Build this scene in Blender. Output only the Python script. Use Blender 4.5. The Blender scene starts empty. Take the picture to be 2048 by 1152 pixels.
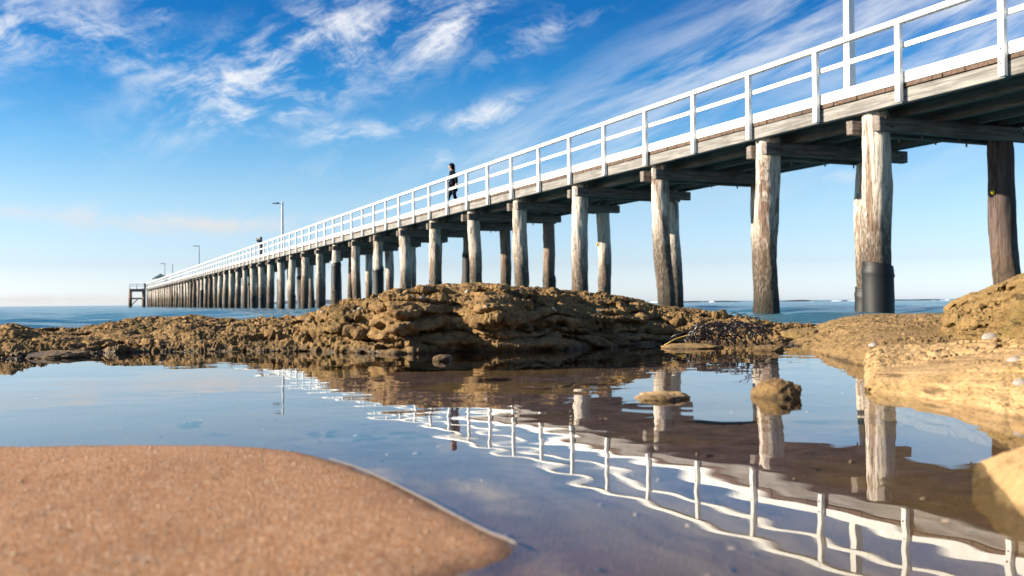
import bpy, bmesh, math, random
import numpy as np
from mathutils import Vector, Matrix

# ------------------------------------------------------------------ scene, camera, light
SC = bpy.context.scene
COL = SC.collection
R = math.radians
random.seed(7)
F = 2000.0                        # focal length in pixels of the 2048 px wide photograph
CAMZ = 0.31                       # sea level is z = 0
HP = 0.12                         # eye height over the rock pool
POOL = CAMZ - HP
SUN_EL, SUN_AZ = 22.0, 185.6      # azimuth counted from +X
EXPOSURE = 1.45

cam_d = bpy.data.cameras.new("camera")
cam_d.sensor_width = 36.0
cam_d.lens = 36.0 * F / 2048.0
cam_d.clip_start = 0.02
cam_d.clip_end = 20000
cam_d.dof.use_dof = True
cam_d.dof.focus_distance = 2.9
cam_d.dof.aperture_fstop = 11.0
cam = bpy.data.objects.new("camera", cam_d)
COL.objects.link(cam)
cam.matrix_world = (Matrix.Translation((0, 0, CAMZ)) @ Matrix.Rotation(R(90) + math.atan(28.6 / F), 4, 'X')
                    @ Matrix.Rotation(R(-0.47), 4, 'Z'))
SC.camera = cam
SC.view_settings.view_transform = 'Standard'
SC.view_settings.look = 'None'
SC.view_settings.gamma = 1.0
SC.view_settings.use_curve_mapping = False
SC.view_settings.exposure = EXPOSURE
SC.cycles.max_bounces = 8
SC.cycles.transparent_max_bounces = 12
SC.cycles.caustics_reflective = False
SC.cycles.caustics_refractive = False
SC.cycles.sample_clamp_indirect = 6.0

sun_dir = Vector((math.cos(R(SUN_AZ)) * math.cos(R(SUN_EL)), math.sin(R(SUN_AZ)) * math.cos(R(SUN_EL)), math.sin(R(SUN_EL))))
sl = bpy.data.lights.new("sun", 'SUN')
sl.energy = 5.0
sl.angle = R(0.5)
sl.color = (1.0, 0.88, 0.70)
so = bpy.data.objects.new("sun", sl)
COL.objects.link(so)
so.rotation_euler = sun_dir.to_track_quat('Z', 'Y').to_euler()


class NT:
    """small helper that writes node trees"""
    def __init__(self, tree):
        self.t = tree
        self.L = tree.links

    def n(self, typ, **kw):
        nd = self.t.nodes.new(typ)
        for k, v in kw.items():
            setattr(nd, k, v)
        return nd

    def put(self, sock, v):
        if isinstance(v, bpy.types.NodeSocket):
            self.L.new(v, sock)
        else:
            sock.default_value = v

    def m(self, op, a, b=None, c=None, clamp=False):
        nd = self.n('ShaderNodeMath', operation=op)
        nd.use_clamp = clamp
        self.put(nd.inputs[0], a)
        if b is not None:
            self.put(nd.inputs[1], b)
        if c is not None:
            self.put(nd.inputs[2], c)
        return nd.outputs[0]

    def ss(self, v, a, b):
        nd = self.n('ShaderNodeMapRange', interpolation_type='SMOOTHSTEP')
        self.put(nd.inputs[0], v)
        self.put(nd.inputs[1], a)
        self.put(nd.inputs[2], b)
        return nd.outputs[0]

    def noise(self, vec, scale, detail=6, rough=0.6, dist=0.0):
        nd = self.n('ShaderNodeTexNoise')
        if vec is not None:
            self.L.new(vec, nd.inputs['Vector'])
        nd.inputs['Scale'].default_value = scale
        nd.inputs['Detail'].default_value = detail
        nd.inputs['Roughness'].default_value = rough
        nd.inputs['Distortion'].default_value = dist
        return nd.outputs[0]

    def mix(self, f, a, b, blend='MIX'):
        nd = self.n('ShaderNodeMix', data_type='RGBA', blend_type=blend)
        self.put(nd.inputs[0], f)
        for i, v in ((6, a), (7, b)):
            if not isinstance(v, bpy.types.NodeSocket) and len(v) == 3:
                v = (*v, 1)
            self.put(nd.inputs[i], v)
        return nd.outputs[2]

    def mapping(self, vec, scale=(1, 1, 1), rot=(0, 0, 0), loc=(0, 0, 0)):
        nd = self.n('ShaderNodeMapping')
        self.L.new(vec, nd.inputs[0])
        nd.inputs['Location'].default_value = loc
        nd.inputs['Rotation'].default_value = rot
        nd.inputs['Scale'].default_value = scale
        return nd.outputs[0]


def hor(px):
    return 604.6 - 0.0082 * (px - 1024)


def build_world():
    w = bpy.data.worlds.new("World")
    SC.world = w
    w.use_nodes = True
    t = NT(w.node_tree)
    w.node_tree.nodes.clear()
    sky = t.n('ShaderNodeTexSky', sky_type='NISHITA')
    sky.sun_disc = False
    sky.sun_elevation = R(SUN_EL)
    sky.sun_rotation = R(90 - SUN_AZ)
    sky.altitude = 0
    sky.air_density = 1.0
    sky.dust_density = 0.6
    sky.ozone_density = 2.5
    tc = t.n('ShaderNodeTexCoord')
    sp = t.n('ShaderNodeSeparateXYZ')
    t.L.new(tc.outputs['Generated'], sp.inputs[0])
    x, y, z = sp.outputs
    az = t.m('MULTIPLY', t.m('ARCTAN2', x, y), 180 / math.pi)          # degrees right of +Y
    el = t.m('MULTIPLY', t.m('ARCSINE', z), 180 / math.pi)
    # a clear, polarised sea sky: deep blue overhead, pale and milky at the horizon
    grade = None
    stops = ((0.3, (1.58, 1.80, 2.60)), (2.2, (1.16, 1.29, 1.78)), (5.8, (1.04, 1.22, 1.42)), (8.8, (0.60, 1.04, 1.33)),
             (12.7, (0.13, 0.72, 1.18)), (16.0, (0.06, 0.54, 1.02)), (40.0, (0.10, 0.60, 0.95)))
    for (e0, g0), (e1, g1) in zip(stops, stops[1:]):
        mr = t.n('ShaderNodeMapRange')
        t.put(mr.inputs[0], el)
        mr.inputs[1].default_value = e0
        mr.inputs[2].default_value = e1
        grade = t.mix(mr.outputs[0], g0 if grade is None else grade, g1)
    base = t.mix(1.0, sky.outputs[0], grade, 'MULTIPLY')
    # cirrus
    cv = t.n('ShaderNodeCombineXYZ')
    t.L.new(az, cv.inputs[0])
    t.L.new(el, cv.inputs[1])
    warp = t.n('ShaderNodeTexNoise')
    warp.inputs['Scale'].default_value = 0.16
    warp.inputs['Detail'].default_value = 4
    t.L.new(cv.outputs[0], warp.inputs['Vector'])
    wv = t.n('ShaderNodeVectorMath', operation='MULTIPLY_ADD')
    t.L.new(warp.outputs['Color'], wv.inputs[0])
    wv.inputs[1].default_value = (3.5, 3.5, 0)
    t.L.new(cv.outputs[0], wv.inputs[2])
    c1 = t.mapping(wv.outputs[0], rot=(0, 0, R(-24)), scale=(1, 1, 1))
    c1 = t.mapping(c1, scale=(0.12, 0.50, 1))
    n1 = t.noise(c1, 1.0, 9, 0.64, 0.35)
    c2 = t.mapping(wv.outputs[0], scale=(0.34, 0.60, 1), loc=(3, 5, 0))
    n2 = t.noise(c2, 1.0, 8, 0.66, 0.2)
    nn = t.m('ADD', t.m('MULTIPLY', n1, 0.52), t.m('MULTIPLY', n2, 0.48))

    def blob(px, py, rx, ry, ang, wgt):
        a0 = math.degrees(math.atan((px - 1024) / F))
        e0 = math.degrees(math.atan((hor(px) - py) / F))
        k = 180 / math.pi / F
        da = t.m('SUBTRACT', az, a0)
        de = t.m('SUBTRACT', el, e0)
        ca, sa = math.cos(R(ang)), math.sin(R(ang))
        u = t.m('DIVIDE', t.m('ADD', t.m('MULTIPLY', da, ca), t.m('MULTIPLY', de, sa)), rx * k)
        v = t.m('DIVIDE', t.m('SUBTRACT', t.m('MULTIPLY', de, ca), t.m('MULTIPLY', da, sa)), ry * k)
        d = t.m('ADD', t.m('MULTIPLY', u, u), t.m('MULTIPLY', v, v))
        return t.m('MULTIPLY', t.m('POWER', 2.718, t.m('MULTIPLY', d, -1.0)), wgt)
    blobs = [(720, 70, 230, 70, 18, 1.0), (500, 180, 200, 75, 24, 0.9), (560, 225, 120, 28, 12, 1.0),
             (890, 80, 130, 34, 38, 0.95), (1080, 70, 130, 34, 24, 0.75), (150, 60, 130, 60, -20, 0.62),
             (230, 140, 150, 40, -12, 0.6), (10, 115, 60, 40, 0, 0.8), (310, 20, 50, 24, -65, 0.8),
             (985, 228, 130, 30, 14, 1.0), (710, 265, 110, 22, 6, 0.9), (840, 325, 190, 26, 6, 0.8),
             (430, 456, 170, 22, 0, 1.15), (120, 444, 230, 22, -2, 1.0),
             (1650, 365, 120, 14, 0, 0.5), (1180, 520, 120, 12, 0, 0.35), (60, 600, 160, 8, 0, 0.8),
             (-400, 200, 300, 120, 10, 0.8), (2500, 100, 400, 150, 18, 0.7)]
    mask = None
    for b in blobs:
        v = blob(*b)
        mask = v if mask is None else t.m('ADD', mask, v)
    mask = t.m('MINIMUM', mask, 1.15)
    # high wisps elsewhere so that the sky outside the frame has cloud too
    other = t.m('MULTIPLY', t.ss(el, 17, 30), 0.6)
    mask = t.m('MAXIMUM', mask, other)
    dens = t.m('MULTIPLY', mask, t.ss(nn, 0.43, 0.67))
    low = None
    for b in ((440, 457, 150, 15, 0, 0.75), (150, 446, 220, 15, -1, 0.6), (90, 600, 200, 7, 0, 0.6), (660, 440, 90, 9, 2, 0.3)):
        v = blob(*b)
        low = v if low is None else t.m('ADD', low, v)
    low = t.m('MULTIPLY', low, t.ss(n2, 0.28, 0.58))
    dens = t.m('MAXIMUM', dens, low)
    veil = None
    for b in ((1150, 290, 260, 60, 14, 0.5), (1380, 130, 400, 80, 22, 0.34), (1620, 60, 300, 80, 22, 0.42), (1950, 90, 280, 150, 20, 0.85), (1500, 330, 500, 90, 5, 0.25)):
        v = blob(*b)
        veil = v if veil is None else t.m('ADD', veil, v)
    c3 = t.mapping(t.mapping(cv.outputs[0], rot=(0, 0, R(-22))), scale=(0.11, 0.55, 1), loc=(2, 7, 0))
    n3 = t.noise(c3, 1.0, 8, 0.62, 0.25)
    veil = t.m('MULTIPLY', veil, t.ss(n3, 0.34, 0.70))
    dens = t.m('MAXIMUM', dens, veil)
    dens = t.m('MULTIPLY', dens, 0.98, clamp=True)
    sunny = t.n('ShaderNodeRGB')
    cloudc = t.mix(t.ss(el, 2, 9), (5.7, 5.5, 5.3), (6.8, 7.0, 7.3))
    colr = t.mix(dens, base, cloudc)
    bg = t.n('ShaderNodeBackground')
    bg.inputs['Strength'].default_value = 0.050
    t.L.new(colr, bg.inputs[0])
    out = t.n('ShaderNodeOutputWorld')
    t.L.new(bg.outputs[0], out.inputs[0])


build_world()


# ------------------------------------------------------------------ helpers
def put(name, me, mat=None, parent=None, smooth=True):
    o = bpy.data.objects.new(name, me)
    COL.objects.link(o)
    if mat is not None and not me.materials:
        me.materials.append(mat)
    if parent is not None:
        o.parent = parent
    if smooth:
        me.shade_smooth()
    return o


def tag(o, label=None, cat=None, group=None, kind=None):
    if label:
        o['label'] = label
    if cat:
        o['category'] = cat
    if group:
        o['group'] = group
    if kind:
        o['kind'] = kind
    return o


def empty(name, loc=(0, 0, 0), rz=0.0, parent=None):
    o = bpy.data.objects.new(name, None)
    COL.objects.link(o)
    o.location = loc
    o.rotation_euler = (0, 0, rz)
    o.empty_display_size = 0.2
    if parent is not None:
        o.parent = parent
    return o


def copy_tree(o, parent=None):
    kids = list(o.children)
    c = o.copy()
    COL.objects.link(c)
    c.parent = parent
    for ch in kids:
        copy_tree(ch, c)
    return c


def mesh_np(name, V, Fa):
    me = bpy.data.meshes.new(name)
    V = np.asarray(V, dtype=np.float32)
    Fa = np.asarray(Fa, dtype=np.int32)
    k = Fa.shape[1]
    me.vertices.add(len(V))
    me.vertices.foreach_set('co', V.ravel())
    me.loops.add(Fa.size)
    me.loops.foreach_set('vertex_index', Fa.ravel())
    me.polygons.add(len(Fa))
    me.polygons.foreach_set('loop_start', np.arange(0, Fa.size, k, dtype=np.int32))
    me.update(calc_edges=True)
    me.validate()
    return me


def grid_faces(nr, nc):
    i = np.arange(nr - 1)[:, None] * nc + np.arange(nc - 1)[None, :]
    i = i.ravel()
    return np.stack([i, i + 1, i + nc + 1, i + nc], 1)


class MB:
    """collects boxes, tubes and lathes into ONE mesh"""
    def __init__(self):
        self.bm = bmesh.new()

    def box(self, x0, x1, y0, y1, z0, z1, jit=0.0):
        j = lambda: random.uniform(-jit, jit) if jit else 0.0
        vs = [self.bm.verts.new((x + j(), y + j(), z + j())) for z in (z0, z1) for y in (y0, y1) for x in (x0, x1)]
        for f in ((0, 2, 3, 1), (4, 5, 7, 6), (0, 1, 5, 4), (2, 6, 7, 3), (0, 4, 6, 2), (1, 3, 7, 5)):
            self.bm.faces.new([vs[i] for i in f])
        return self

    def beam(self, p, q, w, h):
        """box of width w and height h from p to q"""
        p, q = Vector(p), Vector(q)
        d = (q - p).normalized()
        side = d.cross(Vector((0, 0, 1)))
        if side.length < 1e-4:
            side = Vector((1, 0, 0))
        side.normalize()
        up = side.cross(d)
        vs = []
        for c in (p, q):
            for a, b in ((-1, -1), (1, -1), (1, 1), (-1, 1)):
                vs.append(self.bm.verts.new(c + side * (a * w / 2) + up * (b * h / 2)))
        for f in ((3, 2, 1, 0), (4, 5, 6, 7), (0, 1, 5, 4), (1, 2, 6, 5), (2, 3, 7, 6), (3, 0, 4, 7)):
            self.bm.faces.new([vs[i] for i in f])
        return self

    def tube(self, pts, rad, n=8, cap=True):
        pts = [Vector(p) for p in pts]
        if not hasattr(rad, '__len__'):
            rad = [rad] * len(pts)
        rings = []
        ref = Vector((0.31, 0.2, 0.93))
        for i, p in enumerate(pts):
            d = (pts[min(i + 1, len(pts) - 1)] - pts[max(i - 1, 0)]).normalized()
            a = d.cross(ref)
            if a.length < 1e-3:
                a = d.cross(Vector((1, 0, 0)))
            a.normalize()
            b = d.cross(a)
            rings.append([self.bm.verts.new(p + (a * math.cos(k * 2 * math.pi / n) + b * math.sin(k * 2 * math.pi / n)) * rad[i]) for k in range(n)])
        for r0, r1 in zip(rings, rings[1:]):
            for k in range(n):
                self.bm.faces.new((r0[k], r0[(k + 1) % n], r1[(k + 1) % n], r1[k]))
        if cap:
            self.bm.faces.new(rings[0][::-1])
            self.bm.faces.new(rings[-1])
        return self

    def mesh(self, name, bevel=0.0):
        bm = self.bm
        if bevel:
            bmesh.ops.bevel(bm, geom=bm.edges[:], offset=bevel, segments=1, affect='EDGES', profile=0.5, clamp_overlap=True)
        bmesh.ops.recalc_face_normals(bm, faces=bm.faces[:])
        me = bpy.data.meshes.new(name)
        bm.to_mesh(me)
        bm.free()
        return me

    def build(self, name, mat, parent=None, bevel=0.0, smooth=False):
        return put(name, self.mesh(name, bevel), mat, parent, smooth)


# numpy noises ------------------------------------------------------
def _hash(ix, iy, iz, s):
    h = (ix * 374761393 + iy * 668265263 + iz * 2147483647 + s * 974634777) & 0xFFFFFFFF
    h = ((h ^ (h >> 13)) * 1274126177) & 0xFFFFFFFF
    h = ((h ^ (h >> 16)) * 2246822519) & 0xFFFFFFFF
    return ((h ^ (h >> 15)) & 0xFFFFFF) / float(0xFFFFFF)


def vnoise(P, seed=0):
    """smooth value noise in -1..1 of an (N,3) array"""
    I = np.floor(P).astype(np.int64)
    f = P - I
    u = f * f * f * (f * (f * 6 - 15) + 10)
    out = 0
    for dx in (0, 1):
        for dy in (0, 1):
            for dz in (0, 1):
                w = (u[:, 0] if dx else 1 - u[:, 0]) * (u[:, 1] if dy else 1 - u[:, 1]) * (u[:, 2] if dz else 1 - u[:, 2])
                out = out + w * _hash(I[:, 0] + dx, I[:, 1] + dy, I[:, 2] + dz, seed)
    return out * 2 - 1


def fbm(P, seed=0, octv=5, gain=0.5, lac=2.03):
    a, s, tot = 1.0, 0, 0
    for k in range(octv):
        s = s + a * vnoise(P, seed + k * 17)
        tot += a
        a *= gain
        P = P * lac + 13.7
    return s / tot


def ridged(P, seed=0, octv=4, gain=0.55):
    a, s, tot = 1.0, 0, 0
    for k in range(octv):
        s = s + a * (1 - 2 * np.abs(vnoise(P, seed + k * 31)))
        tot += a
        a *= gain
        P = P * 2.07 + 5.1
    return s / tot


def worley(P, seed=0):
    """distance to the nearest jittered point and that cell's random number"""
    I = np.floor(P).astype(np.int64)
    best = np.full(len(P), 9.0)
    rnd = np.zeros(len(P))
    for dx in (-1, 0, 1):
        for dy in (-1, 0, 1):
            for dz in (-1, 0, 1):
                c = I + np.array([dx, dy, dz])
                q = np.stack([c[:, 0] + _hash(c[:, 0], c[:, 1], c[:, 2], seed), c[:, 1] + _hash(c[:, 0], c[:, 1], c[:, 2], seed + 1),
                              c[:, 2] + _hash(c[:, 0], c[:, 1], c[:, 2], seed + 2)], 1)
                d = np.sqrt(((P - q) ** 2).sum(1))
                m = d < best
                best = np.where(m, d, best)
                rnd = np.where(m, _hash(c[:, 0], c[:, 1], c[:, 2], seed + 3), rnd)
    return best, rnd


def sstep(a, b, x):
    t = np.clip((x - a) / (b - a), 0, 1)
    return t * t * (3 - 2 * t)


def grid_normals(G):
    du = np.gradient(G, axis=1)
    dv = np.gradient(G, axis=0)
    n = np.cross(du, dv)
    n /= np.linalg.norm(n, axis=2, keepdims=True) + 1e-12
    return n


# ------------------------------------------------------------------ materials
def mat(name):
    m = bpy.data.materials.new(name)
    m.use_nodes = True
    t = NT(m.node_tree)
    b = m.node_tree.nodes['Principled BSDF']
    return m, t, b


def bump(t, b, height, dist, strength=1.0):
    n = t.n('ShaderNodeBump')
    n.inputs['Strength'].default_value = strength
    n.inputs['Distance'].default_value = dist
    t.L.new(height, n.inputs['Height'])
    t.L.new(n.outputs[0], b.inputs['Normal'])


def plain(name, col, rough=0.6, metal=0.0, var=0.12, scale=8.0):
    m, t, b = mat(name)
    tc = t.n('ShaderNodeTexCoord').outputs['Object']
    n = t.noise(tc, scale, 5)
    c = t.mix(n, tuple(x * (1 - var) for x in col), tuple(min(1, x * (1 + var)) for x in col))
    t.L.new(c, b.inputs['Base Color'])
    b.inputs['Roughness'].default_value = rough
    b.inputs['Metallic'].default_value = metal
    if rough > 0.9:
        b.inputs['Specular IOR Level'].default_value = 0.15
    return m


def m_paint():
    m, t, b = mat('white_paint')
    g = t.n('ShaderNodeNewGeometry')
    p = g.outputs['Position']
    n = t.noise(p, 2.2, 7, 0.65)
    n2 = t.noise(t.mapping(p, scale=(9, 9, 1.6)), 1.0, 6, 0.7)
    c = t.mix(t.ss(n, 0.45, 0.75), (0.80, 0.79, 0.76), (0.70, 0.69, 0.66))
    c = t.mix(t.ss(n2, 0.62, 0.78), c, (0.48, 0.40, 0.32))
    t.L.new(c, b.inputs['Base Color'])
    b.inputs['Roughness'].default_value = 0.5
    bump(t, b, n2, 0.003)
    return m


def m_timber(name, light, dark, stretch_local=True, streak=(0.5, 9, 9)):
    """weathered timber, grain along local x"""
    m, t, b = mat(name)
    tc = t.n('ShaderNodeTexCoord').outputs['Object']
    oi = t.n('ShaderNodeObjectInfo').outputs['Random']
    v = t.n('ShaderNodeVectorMath', operation='ADD')
    t.L.new(tc, v.inputs[0])
    t.L.new(oi, v.inputs[1])
    g = t.noise(t.mapping(v.outputs[0], scale=streak), 2.4, 8, 0.7, 0.4)
    big = t.noise(tc, 0.8, 5, 0.6)
    fine = t.noise(t.mapping(v.outputs[0], scale=(streak[0] * 1.5, streak[1] * 3, streak[2] * 3)), 3.0, 6, 0.7)
    c = t.mix(t.ss(g, 0.36, 0.66), dark, light)
    c = t.mix(t.m('MULTIPLY', t.ss(big, 0.5, 0.72), 0.6), c, tuple(0.55 * x for x in dark))
    c = t.mix(t.m('MULTIPLY', t.ss(fine, 0.62, 0.72), 0.7), c, tuple(0.3 * x for x in dark))
    rust = t.noise(tc, 1.7, 5, 0.7)
    c = t.mix(t.m('MULTIPLY', t.ss(rust, 0.66, 0.74), 0.7), c, (0.26, 0.09, 0.045))
    t.L.new(c, b.inputs['Base Color'])
    b.inputs['Roughness'].default_value = 0.85
    h = t.m('ADD', g, t.m('MULTIPLY', fine, 0.6))
    bump(t, b, h, 0.012)
    return m


def m_pile(name='pile_wood', light=(0.66, 0.565, 0.47), brown=(0.15, 0.075, 0.038), low=1.55):
    m, t, b = mat(name)
    g = t.n('ShaderNodeNewGeometry')
    tc = t.n('ShaderNodeTexCoord').outputs['Object']
    p = g.outputs['Position']
    oi = t.n('ShaderNodeObjectInfo').outputs['Random']
    sp = t.n('ShaderNodeSeparateXYZ')
    t.L.new(p, sp.inputs[0])
    z = sp.outputs[2]
    off = t.n('ShaderNodeVectorMath', operation='SCALE')
    off.inputs[0].default_value = (17, 9, 31)
    t.L.new(oi, off.inputs['Scale'])
    v = t.n('ShaderNodeVectorMath', operation='ADD')
    t.L.new(tc, v.inputs[0])
    t.L.new(off.outputs[0], v.inputs[1])
    pv = v.outputs[0]
    grain = t.noise(t.mapping(pv, scale=(9, 9, 0.55)), 1.6, 8, 0.72, 0.5)
    crack = t.noise(t.mapping(pv, scale=(13, 13, 0.35)), 1.5, 4, 0.6, 0.3)
    blot = t.noise(t.mapping(pv, scale=(2.4, 2.4, 0.55)), 1.2, 7, 0.68, 1.0)
    c = t.mix(t.ss(grain, 0.30, 0.52), tuple(0.62 * x for x in light), light)
    c = t.mix(t.m('MULTIPLY', t.ss(blot, 0.51, 0.61), 0.88), c, brown)
    ck = t.m('SUBTRACT', 1.0, t.ss(t.m('ABSOLUTE', t.m('SUBTRACT', crack, 0.5)), 0.0, 0.018))
    c = t.mix(t.m('MULTIPLY', ck, 0.85), c, (0.03, 0.02, 0.015))
    # tide zone: weed, mussels and wet wood towards the water
    edge = t.m('ADD', z, t.m('MULTIPLY', t.m('SUBTRACT', blot, 0.5), 2.6))
    edge = t.m('ADD', edge, t.m('MULTIPLY', t.m('SUBTRACT', oi, 0.5), 0.5))
    wet = t.m('SUBTRACT', 1.0, t.ss(edge, low * 0.55, low * 1.75))
    sp2 = t.noise(t.mapping(pv, scale=(26, 26, 10)), 1.0, 6, 0.75)
    wet2 = t.m('MULTIPLY', wet, t.ss(sp2, t.m('SUBTRACT', 0.60, t.m('MULTIPLY', wet, 0.34)), 0.62))
    c = t.mix(t.m('MULTIPLY', wet, 0.72), c, (0.19, 0.115, 0.062))
    c = t.mix(wet2, c, (0.035, 0.026, 0.017))
    weed = t.m('MULTIPLY', t.m('SUBTRACT', 1.0, t.ss(z, 0.15, 0.75)), 0.85)
    c = t.mix(weed, c, (0.030, 0.024, 0.014))
    t.L.new(c, b.inputs['Base Color'])
    b.inputs['Roughness'].default_value = 0.85
    h = t.m('ADD', grain, t.m('MULTIPLY', sp2, t.m('MULTIPLY', wet, 1.2)))
    h = t.m('SUBTRACT', h, t.m('MULTIPLY', ck, 0.8))
    bump(t, b, h, 0.03)
    return m


def m_rock(name, light, mid, dark, olive, wet_top=0.02, fine=1.0, spec=0.3, gloss_wet=0.25, bumpd=0.006, beds=0.0, speck=1.0):
    m, t, b = mat(name)
    g = t.n('ShaderNodeNewGeometry')
    p = g.outputs['Position']
    sp = t.n('ShaderNodeSeparateXYZ')
    t.L.new(p, sp.inputs[0])
    z = sp.outputs[2]
    big = t.noise(p, 5.5, 6, 0.62, 0.4)
    med = t.noise(p, 26 * fine, 8, 0.68, 0.3)
    fin = t.noise(p, 130 * fine, 6, 0.7)
    layer = t.noise(t.mapping(p, scale=(6, 6, 60)), 1.0, 6, 0.6, 0.8)
    c = t.mix(t.ss(med, 0.34, 0.64), mid, light)
    c = t.mix(t.m('MULTIPLY', t.ss(layer, 0.5, 0.68), 0.55), c, mid)
    c = t.mix(t.m('MULTIPLY', t.ss(big, 0.50, 0.66), 0.75), c, olive)
    c = t.mix(t.m('MULTIPLY', t.ss(fin, 0.54, 0.70), 0.6 * speck), c, dark)
    c = t.mix(t.m('MULTIPLY', t.ss(med, 0.58, 0.70), 0.65 * speck), c, dark)
    if beds:
        bd = t.noise(t.mapping(p, scale=(5, 5, 75), rot=(R(6), R(-14), 0)), 1.0, 7, 0.65, 1.2)
        c = t.mix(t.m('MULTIPLY', t.ss(bd, 0.55, 0.66), beds), c, dark)
    # dark splash band just over the pool
    zz = t.m('ADD', z, t.m('MULTIPLY', t.m('SUBTRACT', big, 0.5), 0.05))
    wet = t.m('SUBTRACT', 1.0, t.ss(zz, POOL - 0.004, POOL + wet_top))
    c = t.mix(t.m('MULTIPLY', wet, 0.8), c, dark)
    t.L.new(c, b.inputs['Base Color'])
    rr = t.m('SUBTRACT', 0.85, t.m('MULTIPLY', wet, 0.85 - gloss_wet))
    t.L.new(rr, b.inputs['Roughness'])
    b.inputs['Specular IOR Level'].default_value = spec
    h = t.m('ADD', med, t.m('MULTIPLY', fin, 0.6))
    bump(t, b, h, bumpd)
    return m


def m_sand():
    m, t, b = mat('sand')
    g = t.n('ShaderNodeNewGeometry')
    p = g.outputs['Position']
    sp = t.n('ShaderNodeSeparateXYZ')
    t.L.new(p, sp.inputs[0])
    z = sp.outputs[2]
    big = t.noise(p, 7, 5, 0.6)
    grain = t.noise(p, 620, 4, 0.75)
    vor = t.n('ShaderNodeTexVoronoi')
    vor.inputs['Scale'].default_value = 560
    t.L.new(p, vor.inputs['Vector'])
    vs = t.n('ShaderNodeSeparateColor')
    t.L.new(vor.outputs['Color'], vs.inputs[0])
    c = t.mix(t.ss(big, 0.3, 0.7), (0.335, 0.150, 0.062), (0.40, 0.198, 0.094))
    c = t.mix(t.ss(vs.outputs[0], 0.0, 1.0), c, (0.42, 0.24, 0.135), 'MIX')
    c = t.mix(t.m('MULTIPLY', t.ss(vs.outputs[1], 0.80, 0.9), 0.6), c, (0.17, 0.075, 0.035))
    c = t.mix(t.m('MULTIPLY', t.ss(vs.outputs[2], 0.88, 0.95), 0.7), c, (0.58, 0.44, 0.32))
    c = t.mix(t.m('MULTIPLY', t.ss(grain, 0.55, 0.75), 0.5), c, (0.19, 0.09, 0.045))
    damp = t.m('SUBTRACT', 1.0, t.ss(t.m('ADD', z, t.m('MULTIPLY', t.m('SUBTRACT', big, 0.5), 0.004)), POOL + 0.001, POOL + 0.0055))
    c = t.mix(t.m('MULTIPLY', damp, 0.7), c, (0.19, 0.098, 0.060))
    # under water the bed is grey mauve silt over sand
    bed = t.m('SUBTRACT', 1.0, t.ss(z, POOL - 0.016, POOL - 0.002))
    blot = t.noise(p, 30, 7, 0.7, 0.4)
    bedc = t.mix(t.ss(blot, 0.36, 0.68), (0.095, 0.054, 0.052), (0.20, 0.122, 0.112))
    bedc = t.mix(t.m('MULTIPLY', t.ss(grain, 0.58, 0.72), 0.5), bedc, (0.28, 0.20, 0.16))
    tan = t.noise(p, 2.6, 4, 0.5)
    bedc = t.mix(t.ss(tan, 0.45, 0.62), bedc, (0.20, 0.115, 0.042))
    c = t.mix(bed, c, bedc)
    t.L.new(c, b.inputs['Base Color'])
    b.inputs['Roughness'].default_value = 0.9
    b.inputs['Specular IOR Level'].default_value = 0.2
    bump(t, b, t.m('ADD', grain, vor.outputs['Distance']), 0.0016)
    return m


def m_pool():
    m, t, b = mat('pool_water')
    m.node_tree.nodes.remove(b)
    # Schlick's reflectance, the same from above and below so that sunlight reaches the bed
    g = t.n('ShaderNodeNewGeometry')
    dp = t.n('ShaderNodeVectorMath', operation='DOT_PRODUCT')
    t.L.new(g.outputs['Normal'], dp.inputs[0])
    t.L.new(g.outputs['Incoming'], dp.inputs[1])
    c5 = t.m('POWER', t.m('SUBTRACT', 1.0, t.m('ABSOLUTE', dp.outputs['Value']), clamp=True), 5.4)
    fr_ = t.m('MULTIPLY_ADD', c5, 0.975, 0.025)
    tr = t.n('ShaderNodeBsdfTransparent')
    tr.inputs[0].default_value = (0.86, 0.88, 0.88, 1)
    gl = t.n('ShaderNodeBsdfGlossy')
    gl.inputs['Color'].default_value = (0.97, 0.97, 0.97, 1)
    gl.inputs['Roughness'].default_value = 0.0
    mx = t.n('ShaderNodeMixShader')
    t.L.new(fr_, mx.inputs[0])
    t.L.new(tr.outputs[0], mx.inputs[1])
    t.L.new(gl.outputs[0], mx.inputs[2])
    t.L.new(mx.outputs[0], m.node_tree.nodes['Material Output'].inputs[0])
    return m


def m_sea():
    m, t, b = mat('sea_water')
    g = t.n('ShaderNodeNewGeometry')
    p = g.outputs['Position']
    n = t.noise(t.mapping(p, scale=(0.5, 1.6, 1), rot=(0, 0, R(8))), 2.2, 7, 0.62)
    n2 = t.noise(t.mapping(p, scale=(0.05, 0.16, 1)), 1.0, 6, 0.6)
    fo = t.noise(t.mapping(p, scale=(0.22, 0.9, 1)), 1.0, 9, 0.7, 0.6)
    c = t.mix(t.ss(n2, 0.35, 0.65), (0.012, 0.075, 0.125), (0.03, 0.13, 0.18))
    foam = t.m('MULTIPLY', t.ss(fo, 0.69, 0.74), t.ss(n2, 0.42, 0.6))
    c = t.mix(foam, c, (0.75, 0.78, 0.8))
    t.L.new(c, b.inputs['Base Color'])
    b.inputs['Roughness'].default_value = 0.12
    b.inputs['IOR'].default_value = 1.33
    bump(t, b, t.m('ADD', n, t.m('MULTIPLY', n2, 2.5)), 0.10)
    return m


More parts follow.
